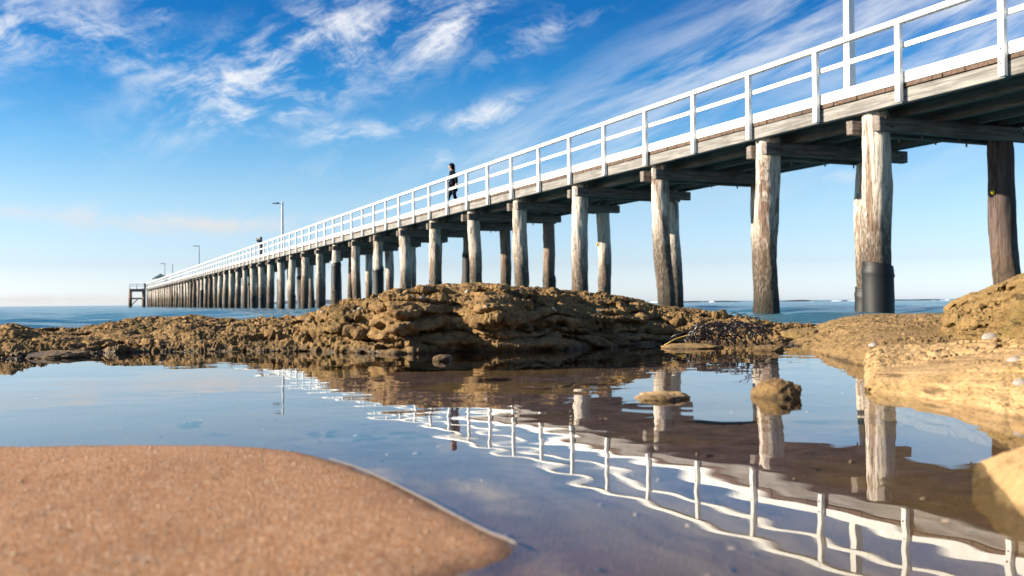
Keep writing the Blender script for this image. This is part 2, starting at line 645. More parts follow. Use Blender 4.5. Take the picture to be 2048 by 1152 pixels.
M = {}
M['paint'] = m_paint()
M['stringer'] = m_timber('grey_timber', (0.265, 0.25, 0.23), (0.12, 0.11, 0.10))
M['dark_timber'] = m_timber('dark_timber', (0.27, 0.21, 0.165), (0.13, 0.095, 0.075))
M['cross_timber'] = m_timber('cross_timber', (0.24, 0.20, 0.17), (0.09, 0.07, 0.058), streak=(9, 0.5, 9))
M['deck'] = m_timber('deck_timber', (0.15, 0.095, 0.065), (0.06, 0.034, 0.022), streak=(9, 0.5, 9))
M['pile'] = m_pile()
M['pile_brown'] = m_pile('pile_brown_wood', (0.26, 0.19, 0.15), (0.12, 0.055, 0.032), 1.5)
M['pile_dark'] = m_pile('pile_dark_wood', (0.105, 0.070, 0.060), (0.05, 0.03, 0.024), 1.0)
M['rubber'] = plain('black_rubber', (0.005, 0.005, 0.0055), 0.6, var=0.5)
M['iron'] = plain('rusty_iron', (0.10, 0.075, 0.06), 0.5, 0.6)
M['yellow'] = plain('yellow_tag', (0.6, 0.42, 0.03), 0.5)
M['lamp_dark'] = plain('lamp_grey', (0.06, 0.065, 0.07), 0.4, 0.3)
M['rock'] = m_rock('reef_rock', (0.42, 0.255, 0.10), (0.17, 0.098, 0.038), (0.022, 0.013, 0.006), (0.11, 0.075, 0.022), bumpd=0.020)
M['rock_shelf'] = m_rock('shelf_rock', (0.33, 0.21, 0.092), (0.22, 0.135, 0.055), (0.055, 0.033, 0.014), (0.17, 0.115, 0.036), wet_top=0.006, bumpd=0.014, beds=0.4)
M['rock_upper'] = m_rock('olive_rock', (0.34, 0.215, 0.085), (0.21, 0.13, 0.045), (0.05, 0.032, 0.012), (0.17, 0.12, 0.033), wet_top=0.003, bumpd=0.014, beds=0.85)  # its dark beds also paint the shadows between rock layers into the colour
M['rock_stone'] = m_rock('tan_stone', (0.25, 0.15, 0.06), (0.15, 0.09, 0.035), (0.05, 0.03, 0.012), (0.13, 0.085, 0.03), wet_top=0.008, bumpd=0.010)
M['rock_near'] = m_rock('pale_rock', (0.40, 0.26, 0.125), (0.32, 0.20, 0.088), (0.10, 0.06, 0.022), (0.27, 0.18, 0.066), wet_top=0.004, fine=0.6, bumpd=0.006, beds=0.75, speck=0.3)
M['sand'] = m_sand()
M['pool'] = m_pool()
M['sea'] = m_sea()
M['shell'] = plain('shell', (0.27, 0.23, 0.20), 0.6, var=0.45, scale=90)
M['grit'] = plain('shell_grit', (0.46, 0.31, 0.20), 0.6, var=0.35, scale=70)
M['weed'] = plain('black_seaweed', (0.018, 0.012, 0.012), 0.35, var=0.3)
M['redweed'] = plain('red_seaweed', (0.075, 0.016, 0.012), 0.5, var=0.4, scale=40)
M['stem'] = plain('yellow_stem', (0.40, 0.27, 0.04), 0.5)
M['foam'] = plain('foam', (0.20, 0.165, 0.145), 0.35, var=0.1, scale=60)
M['white'] = plain('white_foam', (0.8, 0.82, 0.84), 0.6)
M['hill'] = plain('hill_haze_blue', (0.05, 0.075, 0.10), 0.9, var=0.3, scale=0.004)  # far hills with the blue of distance haze mixed into their base colour
M['reef'] = plain('dark_reef', (0.035, 0.035, 0.035), 0.6, var=0.4, scale=0.3)
M['roof'] = plain('green_roof', (0.11, 0.16, 0.16), 0.45)
M['coat'] = plain('black_coat', (0.006, 0.007, 0.013), 1.0)
M['jeans'] = plain('navy_trousers', (0.008, 0.011, 0.026), 1.0)
M['skin'] = plain('skin', (0.55, 0.33, 0.24), 0.5, var=0.05)
M['hair'] = plain('dark_hair', (0.010, 0.006, 0.004), 1.0, var=0.3, scale=60)
M['shoe'] = plain('shoe', (0.20, 0.09, 0.07), 0.5)
M['camera_body'] = plain('black_plastic', (0.015, 0.015, 0.016), 0.35)


# ------------------------------------------------------------------ sea, hills, reef
def build_sea():
    nr, nc = 420, 620
    r = 3.2 * (9000 / 3.2) ** (np.linspace(0, 1, nr))
    a = np.radians(np.linspace(-88, 88, nc))
    rr, aa = np.meshgrid(r, a, indexing='ij')
    X, Y = rr * np.sin(aa), rr * np.cos(aa)
    rng = np.random.default_rng(3)
    Z = np.zeros_like(X)
    step = np.gradient(r)[:, None]
    for i in range(40):
        lam = 0.45 * (18 ** rng.random())
        th = rng.normal(math.radians(80), 0.45)
        k = 2 * math.pi / lam
        amp = 0.0042 * lam ** 0.85 * (0.6 + 0.8 * rng.random())
        w = sstep(2.0, 5.0, lam / step)
        w = w * (1 / (1 + (rr / 900) ** 2))
        ph = k * (X * math.cos(th) + Y * math.sin(th)) + rng.random() * 6.28
        Z += amp * w * (np.sin(ph) + 0.35 * np.sin(2 * ph + 0.4))
    Z *= sstep(3.0, 9.0, rr)
    V = np.stack([X, Y, Z], 2).reshape(-1, 3)
    o = put('sea', mesh_np('sea', V, grid_faces(nr, nc)), M['sea'])
    tag(o, 'blue rippled sea reaching to the horizon behind the pier', kind='structure')


build_sea()


def build_hills():
    # low far headland seen between the piles
    nx, ny = 260, 12
    px = np.linspace(330, 960, nx)
    prof = np.interp(px, [330, 420, 520, 560, 600, 660, 700, 750, 800, 850, 900, 960], [0, 3, 5, 10, 11, 9, 12, 13, 9, 6, 3, 0])
    Yd = 3600.0
    P = np.stack([px * 0.03, px * 0, px * 0], 1)
    prof = np.maximum(0, prof + 1.3 * fbm(P, 3, 4) * (prof > 0.5))
    V = []
    for j in range(ny):
        f = j / (ny - 1)
        hgt = math.sin(math.pi * f) ** 0.6 if 0 < f < 1 else 0
        y = Yd + 700 * f
        V.append(np.stack([(px - 1024) / F * Yd * (1 + 0.1 * f), np.full(nx, y), prof / F * Yd * hgt - 2], 1))
    o = put('hills', mesh_np('hills', np.concatenate(V), grid_faces(ny, nx)), M['hill'])
    tag(o, 'low hazy blue headland on the horizon behind the pier piles', kind='structure')


build_hills()


def build_reef():
    nx = 360
    for nm, y0, pxa, pxb, hh, mt in (('reef', 210.0, 1270, 2300, 0.26, M['reef']), ('surf', 206.0, 1270, 2000, 0.17, M['white'])):
        px = np.linspace(pxa, pxb, nx)
        P = np.stack([px * (0.02 if nm == 'reef' else 0.045), px * 0 + 4, px * 0], 1)
        n = fbm(P, 9 if nm == 'reef' else 23, 5)
        h = np.maximum(0.0, hh * (0.62 + 0.9 * n)) if nm == 'reef' else np.maximum(-0.3, hh * (n * 4.2 - 0.75))
        V = []
        prof = [(0, -0.3), (0.8, 0.55), (1.7, 1.0), (3.0, 0.9), (4.5, -0.3)]
        for dy, k in prof:
            zz = h * k if k > 0 else np.full(nx, -0.3)
            V.append(np.stack([(px - 1024) / F * (y0 + dy), np.full(nx, y0 + dy), zz], 1))
        o = put(nm, mesh_np(nm, np.concatenate(V), grid_faces(len(prof), nx)), mt)
        if nm == 'reef':
            tag(o, 'thin dark line of reef rocks near the horizon', kind='structure')
        else:
            tag(o, 'broken white surf along the far reef', kind='stuff')


build_reef()


# ------------------------------------------------------------------ beach: one sheet with the sand bank and the pool bed
def wl(px, py, h=HP):
    """plan position of a point seen at (px, py) that lies h below the eye"""
    y = h * F / (py - hor(px))
    return ((px - 1024) / F * y, y)


BANK = [wl(*p) for p in ((-900, 886), (-300, 893), (0, 896), (150, 894), (300, 893), (430, 893), (520, 896), (600, 906), (660, 920), (700, 932), (760, 957),
                         (820, 985), (880, 1015), (940, 1048), (985, 1070), (1018, 1084), (1034, 1093), (1030, 1104), (1005, 1116), (955, 1131), (885, 1156))]
BANK += [(-0.045, 0.38), (-0.06, 0.30), (-0.05, 0.2), (0.0, 0.0), (0.2, -1.0), (0.4, -6), (-9, -6), (-9, 1.0)]


def poly_sd(X, Y, poly):
    """signed distance to a polygon, positive inside"""
    P = np.array(poly)
    Q = np.roll(P, -1, 0)
    d = np.full(X.shape, 1e9)
    ins = np.zeros(X.shape, bool)
    for (x0, y0), (x1, y1) in zip(P, Q):
        ex, ey = x1 - x0, y1 - y0
        t = np.clip(((X - x0) * ex + (Y - y0) * ey) / (ex * ex + ey * ey + 1e-12), 0, 1)
        d = np.minimum(d, np.hypot(X - x0 - t * ex, Y - y0 - t * ey))
        c = ((y0 > Y) != (y1 > Y)) & (X < (x1 - x0) * (Y - y0) / (y1 - y0 + 1e-12) + x0)
        ins ^= c
    return np.where(ins, d, -d)


def axis(parts):
    a = []
    for lo, hi, st in parts:
        a += list(np.arange(lo, hi, st))
    a.append(parts[-1][1])
    return np.array(a)


def build_beach():
    xs = axis([(-8, -2, 0.25), (-2, -0.9, 0.03), (-0.9, 0.75, 0.0045), (0.75, 2, 0.03), (2, 8, 0.3)])
    ys = axis([(-6, -0.6, 0.3), (-0.6, 0.3, 0.02), (0.3, 1.05, 0.0035), (1.05, 3.2, 0.015), (3.2, 6.0, 0.2)])
    X, Y = np.meshgrid(xs, ys)
    sd = poly_sd(X, Y, BANK)
    P = np.stack([X.ravel(), Y.ravel(), 0 * X.ravel()], 1)
    n = fbm(P * 9, 5, 4).reshape(X.shape)
    n2 = fbm(P * 3.6 + 4, 15, 3).reshape(X.shape)
    g = fbm(P * 160, 8, 3, 0.6).reshape(X.shape)
    sd = sd + 0.004 * fbm(P * 22, 12, 3).reshape(X.shape)
    up = 0.0030 * sstep(-0.010, 0.014, sd) + 0.012 * (1 - np.exp(-np.maximum(sd, 0) / 0.15)) + (0.003 * n + 0.006 * n2) * sstep(0, 0.15, sd)
    dn = -0.020 * (1 - np.exp(-np.maximum(-sd, 0) / 0.11)) - 0.022 * sstep(0.1, 1.2, -sd) + 0.004 * n * sstep(0.02, 0.2, -sd)
    Z = POOL - 0.001 + np.where(sd > -0.010, up, 0) + dn
    Z += 0.0009 * g
    Z -= 0.9 * sstep(3.4, 5.6, Y)
    Z += 0.02 * sstep(0.6, 3, -Y)
    # a higher beach to the right of the pool, behind the pale rocks
    Z += 0.13 * sstep(0.0, 0.4, X - 0.55 * Y - 0.13) * (1 - sstep(2.4, 3.2, Y)) * sstep(-1.0, 0.3, Y)
    V = np.stack([X, Y, Z], 2).reshape(-1, 3)
    o = put('beach', mesh_np('beach', V, grid_faces(len(ys), len(xs))), M['sand'])
    tag(o, 'coarse orange sand bank sloping under the shallow rock pool', kind='structure')


build_beach()


def build_pool():
    xs = axis([(-4.5, -1.6, 0.04), (-1.6, 1.3, 0.0075), (1.3, 3.0, 0.05)])
    ys = axis([(-3, 0.3, 0.05), (0.3, 1.5, 0.0055), (1.5, 3.05, 0.012)])
    X, Y = np.meshgrid(xs, ys)
    rng = np.random.default_rng(11)
    Z = np.zeros_like(X)
    for i in range(46):
        lam = 0.035 * (7.5 ** rng.random())
        th = rng.normal(math.pi / 2, 0.75)
        k = 2 * math.pi / lam
        sl_ = 0.00095 * (0.5 + rng.random())
        Z += sl_ / k * np.sin(k * (X * math.cos(th) + Y * math.sin(th)) + 6.28 * rng.random())
    P = np.stack([X.ravel(), Y.ravel(), 0 * X.ravel()], 1)
    patch = 0.55 + 0.75 * sstep(-0.25, 0.45, fbm(P * 2.1, 40, 3).reshape(X.shape))
    calm = 0.5 + 0.5 * sstep(-0.75, 0.05, X)
    Z = Z * patch * calm * (0.38 + 0.62 * sstep(0.6, 1.5, Y))
    V = np.stack([X, Y, POOL + Z], 2).reshape(-1, 3)
    o = put('pool_water', mesh_np('pool_water', V, grid_faces(len(ys), len(xs))), M['pool'])
    tag(o, 'still shallow rock pool mirroring pier and sky', kind='structure')


build_pool()


# ------------------------------------------------------------------ rocks
def loft_rock(name, cols, material, ncol, nrow, zb=None, back=((0.4, -0.03), (0.9, -0.2)), seed=1, cove=0.05, strata=0.018,
              pits=0.014, rough=0.006, front=None, pit_scale=26, lay=0.035, rfine=1.0, smooth_px=18, front2=None, blend=None, lobes=(), caves=0.0):
    """an outcrop: columns (px, waterline y, crest y, crest setback in m); each column runs from the water over the crest and down the back"""
    c = np.array(cols, float)
    px = np.linspace(c[0, 0], c[-1, 0], ncol)
    yb = np.interp(px, c[:, 0], c[:, 1])
    yc = np.interp(px, c[:, 0], c[:, 2])
    dc = np.interp(px, c[:, 0], c[:, 3])
    w = max(1, int(smooth_px / (px[1] - px[0])))
    ker = np.hanning(w + 2)[1:-1]
    ker /= ker.sum()
    sm = lambda v: np.convolve(np.pad(v, w, mode='edge'), ker, 'same')[w:-w]
    yb, dc = sm(yb), sm(dc)
    yc = sm(yc)
    h0 = HP - (zb or 0.0)
    Yb = h0 * F / (yb - hor(px))
    Yc = Yb + dc
    Zc = CAMZ + (hor(px) - yc) / F * Yc
    Z0 = POOL + (zb or 0.0) - 0.05
    front = front or [(0, 0), (0.02, 0.30), (0.10, 0.52), (0.30, 0.68), (0.60, 0.86), (0.85, 0.97), (1, 1)]
    fr = np.array(front)
    nf = int(nrow * 0.68)
    tt = np.linspace(0, 1, nf)
    # rows spaced by length along the front profile
    dl = np.hypot(np.diff(fr[:, 0]) * np.median(dc), np.diff(fr[:, 1]) * np.median(Zc - Z0))
    ll = np.concatenate([[0], np.cumsum(dl)])
    ll /= ll[-1]
    fy, fz = np.interp(tt, ll, fr[:, 0]), np.interp(tt, ll, fr[:, 1])
    G = np.zeros((nrow, ncol, 3))
    fy2, fz2, bw = fy, fz, 0.0 * px
    if front2:
        f2 = np.array(front2)
        dl = np.hypot(np.diff(f2[:, 0]) * np.median(dc), np.diff(f2[:, 1]) * np.median(Zc - Z0))
        l2 = np.concatenate([[0], np.cumsum(dl)])
        l2 /= l2[-1]
        fy2, fz2 = np.interp(tt, l2, f2[:, 0]), np.interp(tt, l2, f2[:, 1])
        bw = sstep(blend[0], blend[1], px) * (1 - sstep(blend[2], blend[3], px))
    lob = 0.0 * px
    for (lp, lw, la) in lobes:
        lob += la * np.exp(-((px - lp) / lw) ** 2)
    for j in range(nf):
        G[j, :, 1] = Yb + dc * (fy[j] * (1 - bw) + fy2[j] * bw) - lob * math.sin(math.pi * min(1, tt[j] * 1.05)) ** 0.6 * min(1, tt[j] * 5)
        G[j, :, 2] = Z0 + (Zc - Z0) * (fz[j] * (1 - bw) + fz2[j] * bw)
    bk = np.array([(0, 0)] + list(back))
    tb = np.linspace(0, 1, nrow - nf + 1)[1:] ** 1.5
    bl = bk[:, 0] / bk[-1, 0]
    for j, t in enumerate(tb):
        G[nf + j, :, 1] = Yc + np.interp(t, bl, bk[:, 0])
        G[nf + j, :, 2] = Zc + np.interp(t, bl, bk[:, 1])
    G[:, :, 0] = (px[None, :] - 1024) / F * G[:, :, 1]
    sh = G.shape
    fl = lambda a: a.reshape(sh[0], sh[1])
    rowf = np.concatenate([tt, np.ones(nrow - nf)])[:, None]
    crest = np.exp(-((np.arange(nrow) - nf) / (nrow * 0.09)) ** 2)[:, None]
    keep = 1 - 0.75 * crest                       # the outline stays where the photograph has it
    # coves and buttresses
    P = G.reshape(-1, 3)
    n1 = fl(fbm(P * np.array([3.2, 1.2, 2.0]), seed, 4))
    n1b = fl(ridged(P * np.array([8.5, 3.0, 7.0]), seed + 3, 3))
    nrm = grid_normals(G)
    out = np.stack([nrm[..., 0] * 0.5, -np.ones(sh[:2]) * 0.9, nrm[..., 2] * 0.25], 2)
    face = (rowf * (1 - 0.15 * rowf))
    amt = cove * (1.0 * n1 + 0.45 * n1b) * np.sin(np.pi * np.clip(rowf, 0, 1)) ** 0.7
    G = G + out * (amt * keep)[..., None]
    # beds of harder and softer stone: ledges that stand out over hollows
    P = G.reshape(-1, 3)
    zz = G[..., 2] + 0.055 * fl(fbm(P * np.array([5.0, 5.0, 4.0]), seed + 9, 4)) + 0.06 * G[..., 0] + 0.05 * G[..., 1]
    q = zz / lay
    iq = np.floor(q)
    fq = q - iq
    rnd = _hash(iq.astype(np.int64), iq.astype(np.int64) * 7, iq.astype(np.int64) * 0, seed + 5)
    prof = sstep(0.0, 0.16, fq) * (1 - 0.75 * sstep(0.3, 1.0, fq)) * 1.4 - 0.6
    mod = 0.65 + 1.4 * fl(fbm(P * np.array([6.0, 6.0, 9.0]), seed + 15, 4))
    G = G + out * (strata * prof * (0.5 + rnd) * np.clip(mod, 0, 1.3) * (1 - 0.6 * crest))[..., None]
    # rough faces and solution pits
    nrm = grid_normals(G)
    flip = np.sign(np.sum(nrm * np.array([0, -0.6, 0.8]), 2).mean())
    nrm *= flip
    P = G.reshape(-1, 3)
    wp = P + 0.012 * np.stack([vnoise(P * 30, 61), vnoise(P * 30, 62), vnoise(P * 30, 63)], 1)
    if caves:
        dcv, rcv = worley((P + 0.03 * np.stack([vnoise(P * 14, 71), vnoise(P * 14, 72), vnoise(P * 14, 73)], 1)) * np.array([8.5, 8.5, 13.0]), seed + 77)
        cv = fl(caves * (0.5 + 0.7 * rcv) * (rcv > 0.45) * (1 - sstep(0.16, 0.42, dcv)))
        G = G - out * (cv * (1 - 0.9 * crest))[..., None]
    d, r = worley(wp * np.array([0.8, 1.0, 1.3]) * pit_scale, seed + 21)
    pit = -pits * (r ** 0.6) * (1 - sstep(0.12, 0.42 + 0.25 * r, d)) * (r > 0.25)
    d2, r2 = worley(wp * pit_scale * 2.6, seed + 33)
    pit2 = -pits * 0.6 * (1 - sstep(0.1, 0.5, d2)) * (r2 > 0.35)
    A_ = np.array([0.38, 0.9, 1.55])
    rg = rough * (1.4 * fbm(P * A_ * 20 * rfine, seed + 40, 5, 0.6) + 0.8 * ridged(P * A_ * 38 * rfine, seed + 44, 4, 0.6) + 0.7 * ridged(P * 95 * rfine, seed + 48, 3, 0.65))
    var = sstep(-0.35, 0.45, fbm(P * np.array([5.0, 6.0, 8.0]), seed + 90, 3))
    disp = fl((pit + pit2) * (0.25 + 1.0 * var) + rg * (0.55 + 0.75 * var))
    G = G + nrm * (disp * (1 - 0.35 * crest))[..., None]
    o = put(name, mesh_np(name, G.reshape(-1, 3), grid_faces(sh[0], sh[1])), material)
    return o, G


ridge, RG = loft_rock('rock', [
    (-700, 730, 668, 0.9), (-300, 722, 662, 0.85), (0, 716, 655, 0.80), (30, 716, 650, 0.8), (70, 715, 659, 0.85), (140, 712, 660, 0.9), (200, 707, 654, 0.95),
    (260, 704, 642, 1.0), (330, 703, 637, 1.05), (400, 703, 632, 1.05), (440, 703, 640, 0.95), (500, 702, 640, 0.85), (560, 702, 640, 0.75),
    (600, 702, 637, 0.65), (650, 703, 622, 0.55), (700, 704, 607, 0.48), (740, 706, 599, 0.45), (790, 708, 589, 0.42), (850, 706, 574, 0.38),
    (890, 705, 569, 0.37), (960, 704, 573, 0.38), (1030, 703, 574, 0.42), (1110, 700, 580, 0.47), (1200, 695, 590, 0.5), (1260, 692, 597, 0.5),
    (1285, 691, 605, 0.5), (1310, 690, 612, 0.5), (1400, 688, 622, 0.5), (1440, 688, 632, 0.5), (1500, 690, 641, 0.5), (1560, 690, 652, 0.5),
    (1640, 690, 655, 0.5), (1760, 692, 660, 0.5)],
    M['rock'], 1500, 330, back=((0.25, -0.02), (0.6, -0.07), (1.3, -0.35)), seed=4, cove=0.050, strata=0.034, pits=0.012, rough=0.0115, pit_scale=24, lay=0.030,
    front=[(0, 0), (0.0, 0.36), (0.03, 0.50), (0.22, 0.64), (0.50, 0.80), (0.8, 0.95), (1, 1)],
    front2=[(0, 0), (0.0, 0.30), (0.12, 0.37), (0.19, 0.49), (0.13, 0.58), (0.24, 0.72), (0.5, 0.86), (0.75, 0.95), (1, 1)], blend=(560, 760, 1420, 1560),
    lobes=((690, 45, 0.04), (810, 40, 0.05), (745, 22, -0.05), (905, 40, -0.07), (1000, 45, 0.09), (1110, 60, -0.06), (1270, 120, -0.10), (450, 60, 0.05), (300, 50, -0.05)), caves=0.035)
tag(ridge, 'long pitted brown rock ridge between the pool and the pier, highest in its middle', 'rock')

west, WG = loft_rock('rock', [(-3600, 740, 668, 0.9), (-2600, 738, 660, 0.9), (-1800, 735, 672, 0.85), (-1200, 732, 664, 0.9), (-640, 729, 668, 0.9)],
    M['rock'], 520, 200, back=((0.25, -0.02), (0.6, -0.07), (1.3, -0.35)), seed=6, cove=0.05, strata=0.03, pits=0.012, rough=0.0115, pit_scale=24, lay=0.03)
tag(west, 'low brown rock ridge carrying on beyond the left edge of the pool', 'rock')

shelf, SG = loft_rock('rock', [
    (1560, 692, 668, 0.5), (1600, 695, 655, 0.7), (1630, 706, 652, 0.9), (1660, 716, 643, 1.0), (1690, 724, 635, 1.1), (1740, 738, 630, 1.2), (1800, 748, 630, 1.25),
    (1900, 760, 629, 1.3), (2050, 780, 628, 1.3), (2300, 800, 625, 1.3), (2700, 820, 625, 1.3), (2850, 840, 835, 0.5)],
    M['rock_shelf'], 760, 330, back=((0.4, -0.01), (0.8, -0.08), (1.4, -0.35)), seed=17, cove=0.02, strata=0.005, pits=0.012, rough=0.005, pit_scale=30,
    front=[(0, 0), (0.01, 0.42), (0.06, 0.60), (0.25, 0.74), (0.6, 0.90), (1, 1)], lay=0.02)
tag(shelf, 'low pitted golden rock shelf behind the pool, below the wrapped pile', 'rock')

upper, UG = loft_rock('rock', [
    (1878, 692, 690, 0.10), (1886, 693, 660, 0.16), (1892, 694, 618, 0.22), (1906, 697, 601, 0.26), (1960, 706, 585, 0.32), (2010, 716, 566, 0.36), (2048, 724, 546, 0.38),
    (2150, 745, 505, 0.4), (2300, 775, 480, 0.4), (2550, 810, 475, 0.4), (2760, 840, 850, 0.2)],
    M['rock_upper'], 680, 400, zb=0.03, back=((0.2, -0.02), (0.5, -0.10), (0.9, -0.3)), seed=29, cove=0.045, strata=0.044, pits=0.010, rough=0.008, pit_scale=26, caves=0.022,
    lay=0.036, smooth_px=5, front=[(0, 0), (0.0, 0.26), (0.16, 0.40), (0.34, 0.56), (0.55, 0.74), (0.8, 0.90), (1, 1)])
tag(upper, 'tall layered golden rock at the right edge with overhanging ledges', 'rock')

ledge, LG = loft_rock('rock', [
    (1728, 787, 778, 0.03), (1736, 788, 758, 0.06), (1752, 790, 746, 0.09), (1800, 795, 744, 0.11), (1900, 812, 742, 0.14), (1990, 832, 738, 0.17), (2048, 842, 732, 0.19),
    (2150, 860, 722, 0.16), (2350, 880, 715, 0.2), (2700, 900, 700, 0.2), (2860, 930, 925, 0.1)],
    M['rock_near'], 620, 300, back=((0.15, 0.006), (0.4, 0.018), (0.62, -0.06)), seed=37, cove=0.014, strata=0.010, pits=0.004, rough=0.0026, pit_scale=34,
    lay=0.012, smooth_px=8, front=[(0, 0), (0.0, 0.48), (0.28, 0.66), (0.62, 0.86), (1, 1)])
tag(ledge, 'smooth pale golden ledge with dark streaks standing in the pool', 'rock')

corner, CG = loft_rock('rock', [
    (1940, 932, 930, 0.02), (1950, 942, 922, 0.05), (1966, 960, 920, 0.07), (1994, 990, 908, 0.10), (2048, 1046, 890, 0.15), (2150, 1120, 805, 0.22), (2400, 1260, 780, 0.25), (2800, 1380, 765, 0.25), (3000, 1450, 1445, 0.1)],
    M['rock_near'], 420, 240, back=((0.05, -0.010), (0.15, -0.035), (0.3, -0.08)), seed=51, cove=0.006, strata=0.004, pits=0.003, rough=0.003, pit_scale=40,
    lay=0.014, smooth_px=14, front=[(0, 0), (0.0, 0.55), (0.2, 0.72), (0.55, 0.90), (1, 1)])
tag(corner, 'blurred smooth pale rock closest on the right, at the water edge', 'rock')


def stone(name, px, py, wpx, hpx, dpt, seed, material, label, cat='stone', ang=0.0, blocky=0.25, sub=5):
    X, Y = wl(px, py)
    bm = bmesh.new()
    bmesh.ops.create_icosphere(bm, subdivisions=sub, radius=1)
    V = np.array([v.co[:] for v in bm.verts])
    s = np.abs(V).max(1, keepdims=True)
    V = V * (1 - blocky) + V / s * blocky * 0.85
    n = fbm(V * 1.3 + seed, seed, 4)
    n2 = fbm(V * 5 + seed, seed + 4, 4)
    V = V * (1 + 0.24 * n + 0.12 * n2)[:, None]
    wm, hm = wpx / F * Y / 2, hpx / F * Y
    V = V * np.array([wm, dpt, hm])
    ca, sa = math.cos(ang), math.sin(ang)
    V = np.stack([V[:, 0] * ca - V[:, 1] * sa, V[:, 0] * sa + V[:, 1] * ca, V[:, 2]], 1)
    for v, c in zip(bm.verts, V):
        v.co = c
    me = bpy.data.meshes.new(name)
    bm.to_mesh(me)
    bm.free()
    o = put(name, me, material)
    o.location = (X, Y + dpt * 0.6, POOL)
    return tag(o, label, cat)


stone('stone', 1562, 796, 90, 36, 0.034, 3, M['rock_stone'], 'rounded tan boulder half out of the pool, dark on its right side', ang=0.3, blocky=0.36)
stone('stone', 1325, 800, 112, 14, 0.03, 8, M['rock_near'], 'flat tan stone barely breaking the pool surface', ang=-0.1, blocky=0.1)
stone('stone', 882, 722, 42, 12, 0.04, 12, M['rock'], 'tiny tan stone in the water below the ridge, left of the round knob')
stone('stone', 995, 700, 34, 26, 0.035, 15, M['rock'], 'round knob of stone at the foot of the dark ridge face')
stone('stone', 1540, 702, 60, 12, 0.05, 19, M['rock'], 'dark flat stone at the far pool edge by the black seaweed')
stone('stone', 1390, 697, 120, 10, 0.06, 22, M['rock_shelf'], 'low wet tan stone under the tangle of black seaweed', blocky=0.0)
stone('stone', 100, 716, 120, 13, 0.08, 27, M['rock'], 'dark flat stone at the far left edge of the pool', blocky=0.0)
stone('stone', 1610, 686, 90, 30, 0.10, 33, M['rock_shelf'], 'mossy yellow brown stone between ridge and shelf', blocky=0.3)
stone('stone', 1508, 676, 90, 38, 0.12, 41, M['rock'], 'brown block of stone at the right end of the ridge', blocky=0.5)

# ------------------------------------------------------------------ the pier
S = 14.0
PHI = math.atan(860.0 / F)
cP, sP = math.cos(PHI), math.sin(PHI)
D = S * cP
PERP = Vector((cP, sP, 0))
AL = Vector((-sP, cP, 0))


def s_of(inv_u, q=0.0):
    """distance along the pier of a point with 1e4/u = inv_u"""
    Zd = F * (S + q / cP) * inv_u * 1e-4
    return (Zd - sP * (D + q)) / cP


def zc(v):
    return CAMZ + v


pier = empty('pier', PERP * D, -(math.pi / 2 - PHI))
tag(pier, 'long timber pier with white railings on round wooden piles', 'pier')
# pier space: x = -s (towards the near end is +), y = away from the camera side, z up
POST0, BAY = s_of(5.394), s_of(6.080) - s_of(5.394)
S_END = s_of(78.0)
S_START = POST0 - 4 * BAY
NPOST = int((S_END - POST0) / BAY) + 1
W_DECK = 4.0

# railing
mb = MB()
for k in range(-4, NPOST, 3):                        # lengths of rail with fine joints
    s0, s1 = POST0 + k * BAY, min(POST0 + (k + 3) * BAY, S_END)
    mb.box(-s1 + 0.004, -s0 - 0.004, -0.11, 0.015, zc(4.69), zc(4.785))
mb.build('top_rail', M['paint'], pier, 0.008)
mb = MB()
for k in range(-4, NPOST, 3):
    s0, s1 = POST0 + k * BAY, min(POST0 + (k + 3) * BAY, S_END)
    mb.box(-s1 + 0.004, -s0 - 0.004, -0.012, 0.04, zc(4.285), zc(4.372))
mb.build('middle_rail', M['paint'], pier, 0.006)
mb = MB()
for k in range(-4, NPOST, 3):
    s0, s1 = POST0 + k * BAY, min(POST0 + (k + 3) * BAY, S_END)
    mb.box(-s1 + 0.003, -s0 - 0.003, -0.010, 0.10, zc(3.685), zc(3.875))
mb.build('toe_board', M['paint'], pier, 0.008)
post_me = MB().box(-0.055, 0.055, -0.10, -0.014, zc(3.36), zc(4.688)).mesh('railing_post', 0.006)
post_me.materials.append(M['paint'])
bolt_me = MB().tube([(0, -0.112, 0), (0, -0.096, 0)], 0.016, 8).mesh('bolt')
bolt_me.materials.append(M['iron'])
rest = MB()
npart = 0
for k in range(-4, NPOST):
    s = POST0 + k * BAY
    if npart < 100 and k >= -2:
        o = put('railing_post', post_me, None, pier, False)
        o.location.x = -s
        o.rotation_euler = (random.gauss(0, 0.002), random.gauss(0, 0.006), 0)
        npart += 1
        if k < 12:
            for zb_ in (3.55, 3.78):
                b = put('bolt', bolt_me, None, o, False)
                b.location.z = zc(zb_)
    else:
        rest.box(-s - 0.055, -s + 0.055, -0.10, -0.014, zc(3.36), zc(4.688))
tag(rest.build('railing_post', M['paint'], pier), kind='stuff')
# rear railing on the far side of the deck
mb = MB()
mb.box(-S_END, -S_START, W_DECK - 0.03, W_DECK + 0.09, zc(4.56), zc(4.64))
mb.box(-S_END, -S_START, W_DECK - 0.03, W_DECK + 0.02, zc(4.2), zc(4.28))
for k in range(-4, NPOST):
    s = POST0 + k * BAY
    mb.box(-s - 0.05, -s + 0.05, W_DECK + 0.022, W_DECK + 0.10, zc(3.36), zc(4.558))
mb.build('rear_railing', M['paint'], pier)
mb = MB()
mb.box(-S_END, -S_START, W_DECK - 0.10, W_DECK + 0.012, zc(3.685), zc(3.86))
mb.build('rear_toe_board', M['paint'], pier)
